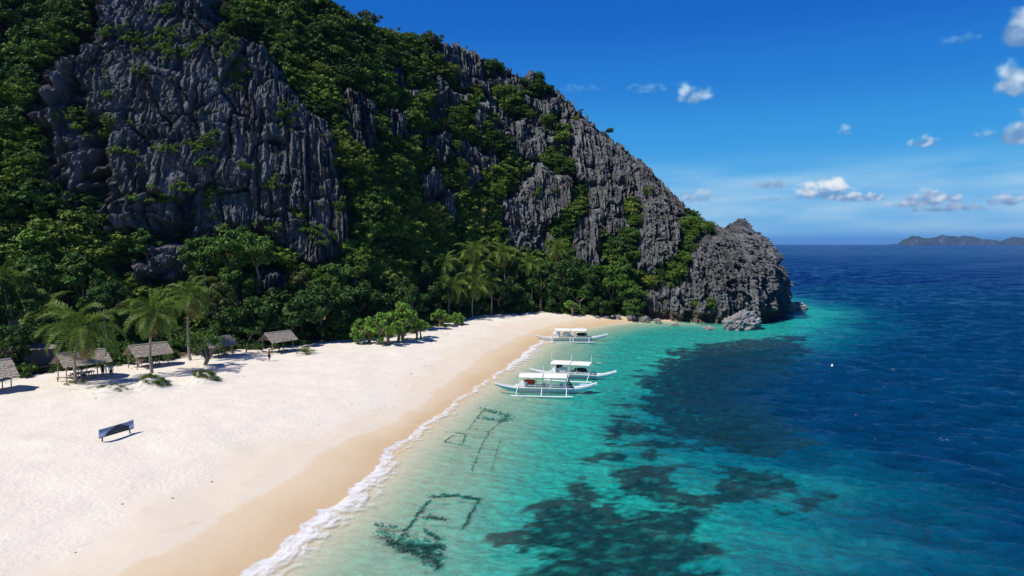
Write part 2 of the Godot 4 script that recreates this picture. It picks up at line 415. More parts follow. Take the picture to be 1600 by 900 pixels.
# ------------------------------------------------------------------ sky: air and clouds, computed
func build_sky() -> void:
	var w := 4096
	var h := 2048
	var im := Image.create(w, h, false, Image.FORMAT_RGB8)
	var stops := [[-90.0, Color8(96, 138, 180)], [-1.0, Color8(104, 160, 214)], [0.0, Color8(96, 164, 222)], [1.2, Color8(110, 178, 230)], [3.0, Color8(108, 180, 234)], [5.5, Color8(84, 170, 232)], [8.5, Color8(60, 154, 225)], [13.0, Color8(40, 126, 212)], [18.0, Color8(26, 102, 196)], [35.0, Color8(17, 78, 168)], [60.0, Color8(13, 60, 144)], [90.0, Color8(10, 52, 130)]]
	for y in h:
		var el := 90.0 - (y + 0.5) / h * 180.0
		var k := 0
		while k < stops.size() - 2 and stops[k + 1][0] < el:
			k += 1
		var t: float = smoothstep(0, 1, (el - stops[k][0]) / (stops[k + 1][0] - stops[k][0])) * 0.4 + 0.6 * clampf((el - stops[k][0]) / (stops[k + 1][0] - stops[k][0]), 0, 1)
		im.fill_rect(Rect2i(0, y, w, 1), stops[k][1].lerp(stops[k + 1][1], t))
	var puff := noise(21, 5)
	var wisp := noise(22, 4)
	# a thin milky veil low in the sky all the way round, broken by wisps
	for y in range(int((90.0 - 7.5) / 180 * h), int(90.0 / 180 * h)):
		var el := 90.0 - (y + 0.5) / h * 180.0
		for x in w:
			var az := float(x) / w * TAU
			var q := wisp.get_noise_3d(cos(az) * 5.0, el * 0.55, sin(az) * 5.0)
			var a := clampf(0.52 + 0.8 * q, 0.0, 0.85) * smoothstep(7.5, 4.0, el) * smoothstep(0.2, 1.6, el)
			if a > 0.01:
				im.set_pixel(x, y, im.get_pixel(x, y).lerp(Color8(172, 210, 238), a))
	# heaps of cloud: azimuth from the view direction, elevation, half width, height in degrees, brightness, thickness
	var clouds := [[24.8, 3.75, 2.3, 1.35, 1.0, 1.0], [26.9, 3.35, 2.1, 0.6, 0.8, 0.85], [31.4, 3.05, 2.0, 0.95, 0.75, 0.95], [32.5, 2.45, 2.4, 0.5, 0.4, 0.85], [29.8, 2.75, 1.6, 0.4, 0.6, 0.75], [35.9, 2.8, 1.5, 0.65, 0.6, 0.9], [20.8, 4.55, 1.5, 0.6, 0.45, 0.65], [15.1, 3.65, 1.3, 0.9, 0.6, 0.6], [20.8, 3.45, 1.0, 0.25, 0.5, 0.5], [23.0, 3.6, 1.0, 0.3, 0.5, 0.5],
		[30.9, 7.1, 1.1, 0.75, 0.85, 0.75], [25.8, 8.3, 0.6, 0.6, 0.8, 0.5], [14.5, 11.5, 1.8, 1.35, 0.95, 0.7], [11.0, 12.3, 1.9, 0.6, 0.9, 0.28], [36.4, 13.7, 1.3, 2.2, 0.85, 0.85], [36.3, 10.4, 1.4, 1.9, 0.95, 0.85], [36.5, 7.2, 1.3, 1.7, 0.85, 0.85], [34.6, 7.4, 0.8, 0.5, 0.8, 0.4], [32.9, 13.8, 1.5, 0.5, 0.85, 0.25], [5.6, 12.5, 1.8, 0.5, 0.85, 0.18]]
	var r := RandomNumberGenerator.new()
	r.seed = 99
	for k in 46:                                        # the same kind of sky goes on all round
		var el := r.randf_range(2.5, 20.0)
		var big := clampf(el / 9.0, 0.6, 2.0)
		clouds.append([44.0 + 272.0 * (k + r.randf()) / 46.0, el, r.randf_range(1.2, 3.2) * big, r.randf_range(0.7, 2.0) * big, r.randf_range(0.6, 1.0), r.randf_range(0.4, 0.95)])
	var n := 0
	for c in clouds:
		n += 1
		var rx: float = c[2] * 1.35
		var ry: float = c[3] * 1.5
		var cx: float = c[0]                            # the panorama begins at -z
		for px in range(int((cx - rx) / 360 * w), int((cx + rx) / 360 * w)):
			for py in range(int((90 - c[1] - ry) / 180 * h), int((90 - c[1] + ry * 0.7) / 180 * h)):
				var dx: float = ((px + 0.5) / w * 360 - cx) / c[2]
				var el: float = 90 - (py + 0.5) / h * 180
				var dy: float = (el - c[1]) / c[3]
				var s := Vector2(dx * c[2], dy * c[3]) / maxf(0.55 * c[3], 0.3)
				var q := puff.get_noise_3d(s.x * 0.42, s.y * 0.55, n * 7.3)
				var shape := 1.0 - dx * dx - (dy * dy * 1.0 if dy > 0 else dy * dy * 7.0)
				var dens: float = smoothstep(-0.05, 0.75, shape * 0.9 + q * 1.1 - 0.10) * c[5]
				if dens < 0.01:
					continue
				var q2 := puff.get_noise_3d((s.x + 0.35) * 0.42, (s.y - 0.5) * 0.55, n * 7.3)
				var lit: float = clampf(0.20 + 1.0 * dy + (q - q2) * 1.1, 0.0, 1.0) * c[4] + 0.06
				var col := Color8(108, 144, 190).lerp(Color8(238, 241, 247), clampf(lit, 0.0, 1.0))
				var ix := posmod(px, w)
				im.set_pixel(ix, py, im.get_pixel(ix, py).lerp(col, dens))
	var sm := PanoramaSkyMaterial.new()
	sm.panorama = ImageTexture.create_from_image(im)
	var sky := Sky.new()
	sky.sky_material = sm
	M.env.sky = sky


# ------------------------------------------------------------------ beach and sea bed
var shore_map: Map2
var plant_map: Map2
var reef_map: Map2
var shallow_map: Map2
var bump_fine := noise(31, 3)
var mounds := [[-51.1, -78.8, 1.9, 0.45], [-41.6, -77.2, 2.0, 1.45], [-37.2, -80.6, 2.0, 1.3], [-44.6, -74.6, 2.4, 0.9], [-45.3, -84.8, 1.6, 0.35], [-41.6, -90.9, 1.6, 0.35], [-47.5, -76.0, 1.8, 0.25]]


func ground(x: float, z: float) -> float:
	var d := shore_map.at(x, z)
	if d < 0.0:
		var o := shallow_map.at(x, z)
		var bed := -0.085 * minf(-d, 14.0) - 0.05 * clampf(-d - 14.0, 0.0, 40.0)
		bed -= 0.13 * maxf(-o, 0.0)
		return maxf(bed, -14.0) + bump_fine.get_noise_2d(x * 0.22, z * 0.22) * 0.12 * clampf(-d * 0.2, 0, 1)
	var y := 1.95 * (1.0 - exp(-d / 8.5)) + bump_fine.get_noise_2d(x * 0.09, z * 0.09) * 0.22 * clampf(d * 0.08, 0, 1)
	var p := plant_map.at(x, z)
	y += maxf(p, 0.0) * 0.10
	for m in mounds:
		var r2: float = (x - m[0]) * (x - m[0]) + (z - m[1]) * (z - m[1])
		if r2 < 40.0:
			y += m[3] * exp(-r2 / (m[2] * m[2] * 0.6)) * (1.0 + 0.25 * bump_fine.get_noise_2d(x * 0.9, z * 0.9))
	return y


func lines(a: float, b: float, near: float, grow: float, from: float) -> PackedFloat32Array:
	var p := PackedFloat32Array([a])
	while p[-1] < b:
		p.append(p[-1] + near * (1.0 + maxf(0.0, p[-1] - from) * grow))
	return p


func build_beach() -> void:
	var shore := polyline(SHORE)
	var plants := polyline(PLANTS)
	var land := shore.duplicate()
	land.append_array([Vector2(60, -260), Vector2(-300, -260), Vector2(-300, -5)])
	shore_map = Map2.new(-120, -260, 130, -4, 1.0, func(p): return signed_inside(p, land) if absf(p.x) < 129 else -90.0)
	var wild := plants.duplicate()
	wild.append_array([Vector2(60, -300), Vector2(-300, -300), Vector2(-300, -66)])
	plant_map = Map2.new(-120, -260, 60, -4, 1.0, func(p): return signed_inside(p, wild))
	var shal := polyline(SHALLOWS)
	shal.append_array([Vector2(-60, -5), Vector2(-60, -300), Vector2(95, -300)])
	shallow_map = Map2.new(-30, -300, 260, -4, 1.0, func(p): return signed_inside(p, shal))
	var reefs := []
	for r in REEFS:
		reefs.append(polyline(r))
	reef_map = Map2.new(-12, -200, 95, -18, 0.5, func(p):
		var best := -9.0
		for r in reefs:
			var box: Rect2 = Rect2(r[0], Vector2.ZERO)
			for q in r:
				box = box.expand(q)
			if box.grow(5).has_point(p):
				best = maxf(best, signed_inside(p, r))
		for k in range(0, REEF_SPOTS.size(), 3):
			best = maxf(best, REEF_SPOTS[k + 2] - p.distance_to(Vector2(REEF_SPOTS[k], REEF_SPOTS[k + 1])))
		return best)
	# the ground: one sheet of dry sand, damp sand and sea bed
	var xs := PackedFloat32Array([-300, -240, -190, -150, -125, -108, -98])
	xs.append_array(lines(-92.0, 60.0, 0.33, 0.03, 8.0))
	var zs := PackedFloat32Array([6, 10, 14, 17])
	zs.append_array(lines(20.0, 190.0, 0.30, 0.006, 60.0))
	var nu := xs.size()
	var nv := zs.size()
	var v := PackedVector3Array()
	var c := PackedColorArray()
	v.resize(nu * nv)
	c.resize(nu * nv)
	var smooth := PackedByteArray()
	smooth.resize(nu * nv)
	var dimple := noise(32, 2)
	var edge := noise(33, 4)
	var tone := noise(34, 4)
	for i in nu:
		for j in nv:
			var x := xs[i]
			var z := -zs[j]
			var d := shore_map.at(x, z)
			var y := ground(x, z)
			var dry := smoothstep(6.0, 16.0, d)
			if d > 0.0:
				y += dimple.get_noise_2d(x * 1.1, z * 1.1) * 0.035 * dry
			v[i * nv + j] = Vector3(x, y, z)
			var wet_width := 4.6 - 2.2 * exp(-pow((z + 75.0) / 16.0, 2.0)) + 0.5 * exp(-pow((z + 50.0) / 20.0, 2.0))
			var e := d + edge.get_noise_2d(x * 0.10, z * 0.10) * 1.3 + edge.get_noise_2d(x * 0.6, z * 0.6) * 0.22
			var t := tone.get_noise_2d(x * 0.25, z * 0.25)
			var col := Color(0.75, 0.70, 0.61) * (1.0 + 0.05 * t)
			var damp := smoothstep(wet_width * 2.9, wet_width * 1.55, e + tone.get_noise_2d(x * 0.07, z * 0.07) * 3.0)
			col = col.lerp(Color(0.75, 0.65, 0.515), damp * 0.8)
			var wet := smoothstep(wet_width + 0.35, wet_width - 0.25, e)
			col = col.lerp(Color(0.64, 0.48, 0.295).lerp(Color(0.71, 0.58, 0.40), smoothstep(0.3, wet_width * 0.9, e)), wet)
			if d > 1.5:
				for line in [1.32, 2.1, 2.75]:
					var off := absf(e - wet_width * line - edge.get_noise_2d(x * 0.05 + line * 30.0, z * 0.05) * 2.5)
					col = col.lerp(Color(0.52, 0.42, 0.30), smoothstep(0.30, 0.05, off) * 0.22 * smoothstep(-0.1, 0.3, t))
			if d < 0.0:
				col = col.lerp(Color(0.62, 0.56, 0.42), smoothstep(0.0, -2.0, d))
				if x > -12:
					var f := reef_map.at(x, z) + edge.get_noise_2d(x * 0.5, z * 0.5) * 1.6
					col = col.lerp(Color(0.035, 0.035, 0.025), smoothstep(-0.3, 0.5, f))
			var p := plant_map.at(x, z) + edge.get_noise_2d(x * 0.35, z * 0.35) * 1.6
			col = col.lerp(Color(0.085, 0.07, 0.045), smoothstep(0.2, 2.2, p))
			for m in mounds:
				var r2: float = (x - m[0]) * (x - m[0]) + (z - m[1]) * (z - m[1])
				if r2 < 14.0 and tone.get_noise_2d(x * 1.7, z * 1.7) > 0.12:
					col = col.lerp(Color(0.30, 0.24, 0.15), 0.5 * exp(-r2 / 6.0))
			col.a = 1.0
			c[i * nv + j] = col
			smooth[i * nv + j] = 1 if damp > 0.45 or wet > 0.1 or d < 0.0 else 0
	var whole := sheet(v, nu, nv, c)
	var arr := whole.surface_get_arrays(0)
	var idx: PackedInt32Array = arr[Mesh.ARRAY_INDEX]
	var two := [PackedInt32Array(), PackedInt32Array()]
	for k in range(0, idx.size(), 3):
		var which := smooth[idx[k]]
		two[which].append(idx[k])
		two[which].append(idx[k + 1])
		two[which].append(idx[k + 2])
	var mesh := ArrayMesh.new()
	for k in 2:
		arr[Mesh.ARRAY_INDEX] = two[k]
		mesh.add_surface_from_arrays(Mesh.PRIMITIVE_TRIANGLES, arr)
		mesh.surface_set_material(k, M.smooth_sand if k else M.sand)
	var o := put("beach", mesh, null)
	tag(o, "", "", "", "structure")
	# beyond it the bottom falls away under deep water
	xs = PackedFloat32Array([-20000, -2000, -301, -93, 20, 61, 100, 160, 240, 400, 2000, 20000])
	zs = PackedFloat32Array([-9000, -2000, -300, 5.5, 60, 120, 191, 260, 400, 2000, 16000])
	v = PackedVector3Array()
	c = PackedColorArray()
	for x in xs:
		for z in zs:
			v.append(Vector3(x, -15.5, -z))
			c.append(Color(0.10, 0.10, 0.08))
	o = put("sea_bed", sheet(v, xs.size(), zs.size(), c), M.reef)
	tag(o, "", "", "", "structure")


func build_sea() -> void:
	var xs := PackedFloat32Array()
	for k in range(26, 0, -1):
		xs.append(-21.0 - 2.0 * pow(1.42, k))
	xs.append_array(lines(-21.0, 70.0, 0.27, 0.022, 26.0))
	xs.append_array(lines(xs[-1] + 1.2, 260.0, 1.2, 0.012, 70.0))
	while xs[-1] < 20000:
		xs.append(xs[-1] * 1.1)
	var zs := PackedFloat32Array([-9000.0, -1500.0, -200.0, -40.0, 0.0, 14.0])
	zs.append_array(lines(24.0, 200.0, 0.24, 0.014, 60.0))
	while zs[-1] < 12500:
		zs.append(zs[-1] * 1.0055 if zs[-1] < 1100 else zs[-1] * 1.05)
	var nu := xs.size()
	var nv := zs.size()
	var v := PackedVector3Array()
	var c := PackedColorArray()
	v.resize(nu * nv)
	c.resize(nu * nv)
	var rows := [[], []]
	for k in 2:
		for r in NURSERY[k]:                            # dark row copies on the surface, shifted to cover the rows from the camera
			var lifted := polyline(r)
			for q in lifted.size():
				lifted[q] += Vector2(0.16, 2.1) if k == 0 else Vector2(0.2, 1.5)
			rows[k].append(lifted)
	var swell := noise(41, 2)
	var chop := noise(42, 3)
	var ripple := noise(43, 2)
	var patch := noise(44, 4)
	var weed := noise(45, 4)
	for i in nu:
		for j in nv:
			var x := xs[i]
			var z := -zs[j]
			var inside := x > -29.0 and x < 259.0 and z > -299.0 and z < -5.0
			var d := shore_map.at(x, z) if inside and x < 129.0 else -90.0
			var o := shallow_map.at(x, z) if inside else -200.0
			o = minf(o, 60.0)
			if d > 3.0 and x < 40.0:                    # under the land
				v[i * nv + j] = Vector3(x, -0.5, z)
				c[i * nv + j] = Color(0.2, 0.5, 0.45, 0.3)
				continue
			var calm := clampf(-d / 14.0, 0.05, 1.0)
			var rough := lerpf(0.35, 1.0, smoothstep(10.0, -25.0, o)) * calm
			# crests run a little aslant to the view
			var a := x * 0.94 + z * 0.34
			var b := -x * 0.34 + z * 0.94
			var cell := zs[j] - zs[maxi(j - 1, 0)]
			var y := 0.0
			if cell < 9.0:
				y += swell.get_noise_2d(a * 0.035, b * 0.08) * 0.9 * clampf(3.0 - cell * 0.33, 0, 1) * smoothstep(60.0, 260.0, -z)
				y += swell.get_noise_2d(a * 0.035, b * 0.11) * 0.35
			if cell < 3.2:
				y += swell.get_noise_2d(a * 0.09 + 70.0, b * 0.24) * 0.45 * clampf(3.2 - cell, 0, 1)
			var crest := 0.0
			if cell < 1.6:
				crest = chop.get_noise_2d(a * 0.15, b * 0.46)
				y += crest * 0.48 * clampf(2.0 - cell * 1.2, 0, 1)
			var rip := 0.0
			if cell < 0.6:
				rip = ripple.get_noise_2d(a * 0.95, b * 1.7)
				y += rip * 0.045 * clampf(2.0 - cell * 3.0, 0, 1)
			v[i * nv + j] = Vector3(x, y * rough, z)
			# colour of the water body: clear over the sand, turquoise, teal, then blue
			var w := patch.get_noise_2d(x * 0.07, z * 0.07)
			var near := -d + w * 3.5
			var col := Color(0.30, 0.52, 0.38)
			col = col.lerp(Color(0.085, 0.42, 0.32), smoothstep(0.0, 7.0, near))
			col = col.lerp(Color(0.014, 0.325, 0.275), smoothstep(6.0, 16.0, near))
			var alpha := lerpf(0.04, 0.48, smoothstep(0.0, 6.0, -d))
			alpha = lerpf(alpha, 0.88, smoothstep(6.0, 15.0, -d))
			var oo := o + w * 4.5 + patch.get_noise_2d(x * 0.3, z * 0.3) * 1.6
			col = col.lerp(Color(0.005, 0.165, 0.195), smoothstep(7.0, -2.0, oo))
			col = col.lerp(Color(0.003, 0.072, 0.130), smoothstep(0.0, -8.0, oo))
			col = col.lerp(Color(0.003, 0.034, 0.095), smoothstep(-5.0, -18.0, oo))
			col = col.lerp(Color(0.002, 0.018, 0.085), smoothstep(-50.0, -150.0, oo))
			alpha = lerpf(alpha, 0.985, smoothstep(6.0, -20.0, oo))
			# over weed and coral the water is dark
			if inside and x > -11.0 and x < 94.0 and z > -199.0 and z < -19.0:
				var f := reef_map.at(x, z) + weed.get_noise_2d(x * 0.16, z * 0.20) * 4.6 * smoothstep(-4.0, 0.5, x) + weed.get_noise_2d(x * 0.8, z * 1.3) * (1.5 if x > 0.4 else 0.55)
				var dark := smoothstep(-0.8, 0.7, f) if x > 0.4 else smoothstep(-0.35, 0.25, f)
				dark *= 0.96 - 0.34 * smoothstep(0.10, 0.45, weed.get_noise_2d(x * 0.6 + 40.0, z * 0.9))
				alpha = maxf(alpha, 0.8 * dark)
				var weedy := Color(0.006, 0.034, 0.052).lerp(Color(0.008, 0.040, 0.045), smoothstep(-80.0, -45.0, z))
				weedy = weedy.lerp(col, smoothstep(-8.0, -20.0, oo))
				col = col.lerp(weedy, dark)
			# dark look of the nursery rows, painted into the water colour
			if x > -9.6 and x < 0.2 and z > -75.0 and z < -37.0:
				var wob := weed.get_noise_2d(x * 1.1, z * 1.5)
				for k in 2:
					for q in NURSERY[k].size():
						if (z < -50.8) != (k == 0):
							continue
						var thick: float = NURSERY_THICK[k][q]
						var away := distance_to(Vector2(x, z), rows[k][q]) + wob * 0.30
						var over := smoothstep(thick + 0.12, thick * 0.3, away) * (0.34 if k == 0 else 0.92)
						col = col.lerp(Color(0.008, 0.030, 0.028), over)
						alpha = maxf(alpha, 0.85 * over)
			var tone_and_light := 1.0 + 0.10 * w + 0.40 * crest * smoothstep(4.0, -14.0, o) + 0.34 * rip * smoothstep(-30.0, 5.0, o)  # patch tone plus painted light: bright crests offshore, ripple net in the shallows
			col = Color(col.r * tone_and_light, col.g * tone_and_light, col.b * tone_and_light, clampf(alpha + 0.10 * rip, 0.02, 0.99))  # ripple light goes into the opacity as well
			c[i * nv + j] = col
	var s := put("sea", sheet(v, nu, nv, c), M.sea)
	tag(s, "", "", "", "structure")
	build_foam()
	build_reef()


func build_foam() -> void:
	# the last wave breaking along the sand, followed at a hand's width
	var line := polyline(SHORE)
	var path := Curve2D.new()
	for i in line.size():
		var a := line[maxi(i - 1, 0)]
		var b := line[mini(i + 1, line.size() - 1)]
		path.add_point(line[i], (a - b) / 6.0, (b - a) / 6.0)
	path.bake_interval = 0.5
	var long := path.get_baked_length()
	var from := 14.0
	var nu := int((minf(long, 150.0) - from) / 0.11)
	var nv := 46
	var v := PackedVector3Array()
	var c := PackedColorArray()
	v.resize(nu * nv)
	c.resize(nu * nv)
	var lace := noise(51, 4)
	var scallop := noise(52, 3)
	var streak := noise(53, 3)
	for i in nu:
		var s := from + i * 0.11
		var p := path.sample_baked(s)
		var t := (path.sample_baked(s + 0.5) - path.sample_baked(s - 0.5)).normalized()
		var out := Vector2(-t.y, t.x)                   # towards the sea
		if out.x < 0.0:
			out = -out
		var z := p.y
		var width := 1.9 * smoothstep(-66.0, -46.0, z) + 0.15 + 1.7 * exp(-pow((z + 113.0) / 12.0, 2.0)) + 0.35 * exp(-pow((z + 66.0) / 7.0, 2.0))
		width *= 1.0 - 0.85 * smoothstep(-126.0, -136.0, z)
		width *= 1.0 + 0.25 * scallop.get_noise_1d(s * 0.12)
		var lip := 1.0 * scallop.get_noise_1d(s * 0.17) + 0.30 * scallop.get_noise_1d(s * 0.8)
		for j in nv:
			var q := float(j) / (nv - 1)
			var off := lip - 0.35 + q * (width + 1.6)
			var w := p + out * off
			var h := ground(w.x, w.y)
			var roll := 0.05 * exp(-pow((off - 0.35 * width) / (0.25 * width + 0.2), 2.0)) * minf(width * 0.4, 1.0)
			v[i * nv + j] = Vector3(w.x, maxf(h + 0.02, 0.03) + roll, w.y)
			var x := q * (width + 1.6)
			var body := smoothstep(0.0, 0.25, x) * (1.0 - smoothstep(width * 0.35, width + 1.4, x))
			var hole := lace.get_noise_2d(w.x * 0.9, w.y * 0.9) * 0.9 + streak.get_noise_2d(s * 0.35, x * 2.6) * 0.7
			var a := clampf(body * 1.25 - 0.36 + hole * (0.30 + 1.0 * q), 0.0, 1.0)
			a *= smoothstep(0.0, 0.3, x) * smoothstep(nv - 1.0, nv - 8.0, float(j))
			c[i * nv + j] = Color(1, 1, 1, a * lerpf(0.88, 0.62, q))
	var o := put("surf_foam", sheet(v, nu, nv, c), M.foam)
	tag(o, "white lacy surf foam along the wet edge of the sand", "foam", "", "stuff")


func build_reef() -> void:
	# low heads of dark coral and weed on the bottom near the camera
	var lump := Bag.new()
	var n := noise(61, 3)
	var rings := []
	for a in 7:
		var ring := []
		for b in 9:
			var e := deg_to_rad(-20 + a * 110.0 / 6)
			var d := Vector3(cos(TAU * b / 9) * cos(e), sin(e), sin(TAU * b / 9) * cos(e))
			ring.append(d * (1.0 + 0.45 * n.get_noise_3dv(d * 1.6)))
		rings.append(ring)
	for a in 6:
		for b in 9:
			var k := (b + 1) % 9
			lump.quad(rings[a][b], rings[a + 1][b], rings[a + 1][k], rings[a][k])
	var spots := []
	while spots.size() < 1400:
		var x := rng.randf_range(0.0, 30.0)
		var z := rng.randf_range(-95.0, -28.0)
		if reef_map.at(x, z) + n.get_noise_2d(x * 0.4, z * 0.4) * 1.8 > 0.2:
			var r := rng.randf_range(0.2, 0.75)
			spots.append([Transform3D(Basis(Vector3.UP, rng.randf() * TAU).scaled(Vector3(r, r * rng.randf_range(0.4, 0.8), r * rng.randf_range(0.7, 1.3))), Vector3(x, ground(x, z), z)), Color(0.05, 0.045, 0.03) * rng.randf_range(0.5, 1.5)])
	many("coral_reef", lump.mesh(), M.reef, spots, "dark patches of coral and weed under the turquoise water", "reef")
	# two coral nurseries: rows of dark growth on frames laid on the sand bottom
	for k in 2:
		var o := thing("coral_nursery", Vector3.ZERO, ["faint ladder of dark coral rows under water nearest the boats", "broken square of black coral rows under water nearest the foreground surf"][k], "coral frame")
		for r in NURSERY[k].size():
			var pl := polyline(NURSERY[k][r])
			var g := Bag.new()
			var t: float = NURSERY_THICK[k][r]
			for s in pl.size() - 1:
				var count := int(pl[s].distance_to(pl[s + 1]) / (minf(t, 0.16) * 0.8)) + 2
				for q in count:
					for twin in (10 if t > 0.4 else 4 if t > 0.15 else 2):
						if rng.randf() < (0.6 if k == 0 else 0.3):
							continue
						var p := pl[s].lerp(pl[s + 1], (q + rng.randf()) / count) + Vector2(rng.randfn(), rng.randfn()) * t * (0.8 if t > 0.2 else 0.5)
						var size := minf(t, 0.16) * rng.randf_range(0.45, 1.1)
						var turn := rng.randf() * TAU
						var top := Vector3(p.x, ground(p.x, p.y) + size * rng.randf_range(0.6, 1.1), p.y)
						for b in 7:
							var a0 := turn + TAU * b / 7
							var a1 := turn + TAU * (b + 1) / 7
							g.tri(top, top + Vector3(cos(a0) * size, -size * 1.2, sin(a0) * size * 1.2), top + Vector3(cos(a1) * size, -size * 1.2, sin(a1) * size * 1.2), Color(0.012, 0.014, 0.010))
			put("coral_row", g.mesh(), M.reef, o).set_meta("kind", "stuff")


func many(called: String, mesh: Mesh, material: Material, spots: Array, label: String, category: String) -> void:
	if spots.is_empty():
		return
	var mm := MultiMesh.new()
	mm.transform_format = MultiMesh.TRANSFORM_3D
	mm.use_colors = true
	mm.mesh = mesh
	mm.instance_count = spots.size()
	for i in spots.size():
		mm.set_instance_transform(i, spots[i][0])
		mm.set_instance_color(i, spots[i][1])
	var o := MultiMeshInstance3D.new()
	o.name = called
	o.multimesh = mm
	o.material_override = material
	add_child(o, true)
	tag(o, label, category, "", "stuff")


# ------------------------------------------------------------------ mountain
const CELL := 16.0                                      # rough metres per column of the plan
var rock_c := 0.06
var rock_sd := PackedFloat32Array()
var rock_out := PackedFloat32Array()
var rock_nc := 0
var rock_ny := 96
var mt_v := PackedVector3Array()
var mt_nor := PackedVector3Array()
var mt_mask := PackedFloat32Array()
var mt_c := PackedFloat32Array()
var mt_rows := 320
var col_tab := [[], [], [], []]


func column(c: float) -> Array:
	# foot, crest, outward direction, crest height, lean, bend
	var b := Vector2(table(col_tab[0], c), table(col_tab[1], c))
	var k := Vector2(table(col_tab[2], c), table(col_tab[3], c))
	var back := 1.0 if c > 16.2 else 0.0
	return [b, k, (b - k).normalized(), table(CREST, c) - back, table(LEAN, c), table(BEND, c)]


func rock_at(c: float, y: float) -> Vector2:
	# signed distance inside bare rock, how proud the face is there
	var u := clampf(c / rock_c, 0.0, rock_nc - 1.001)
	var w := clampf(y + 4.0, 0.0, rock_ny - 1.001)
	var i := int(u)
	var j := int(w)
	u -= i
	w -= j
	var k := i * rock_ny + j
	return Vector2(lerpf(lerpf(rock_sd[k], rock_sd[k + 1], w), lerpf(rock_sd[k + rock_ny], rock_sd[k + rock_ny + 1], w), u), lerpf(lerpf(rock_out[k], rock_out[k + 1], w), lerpf(rock_out[k + rock_ny], rock_out[k + rock_ny + 1], w), u))


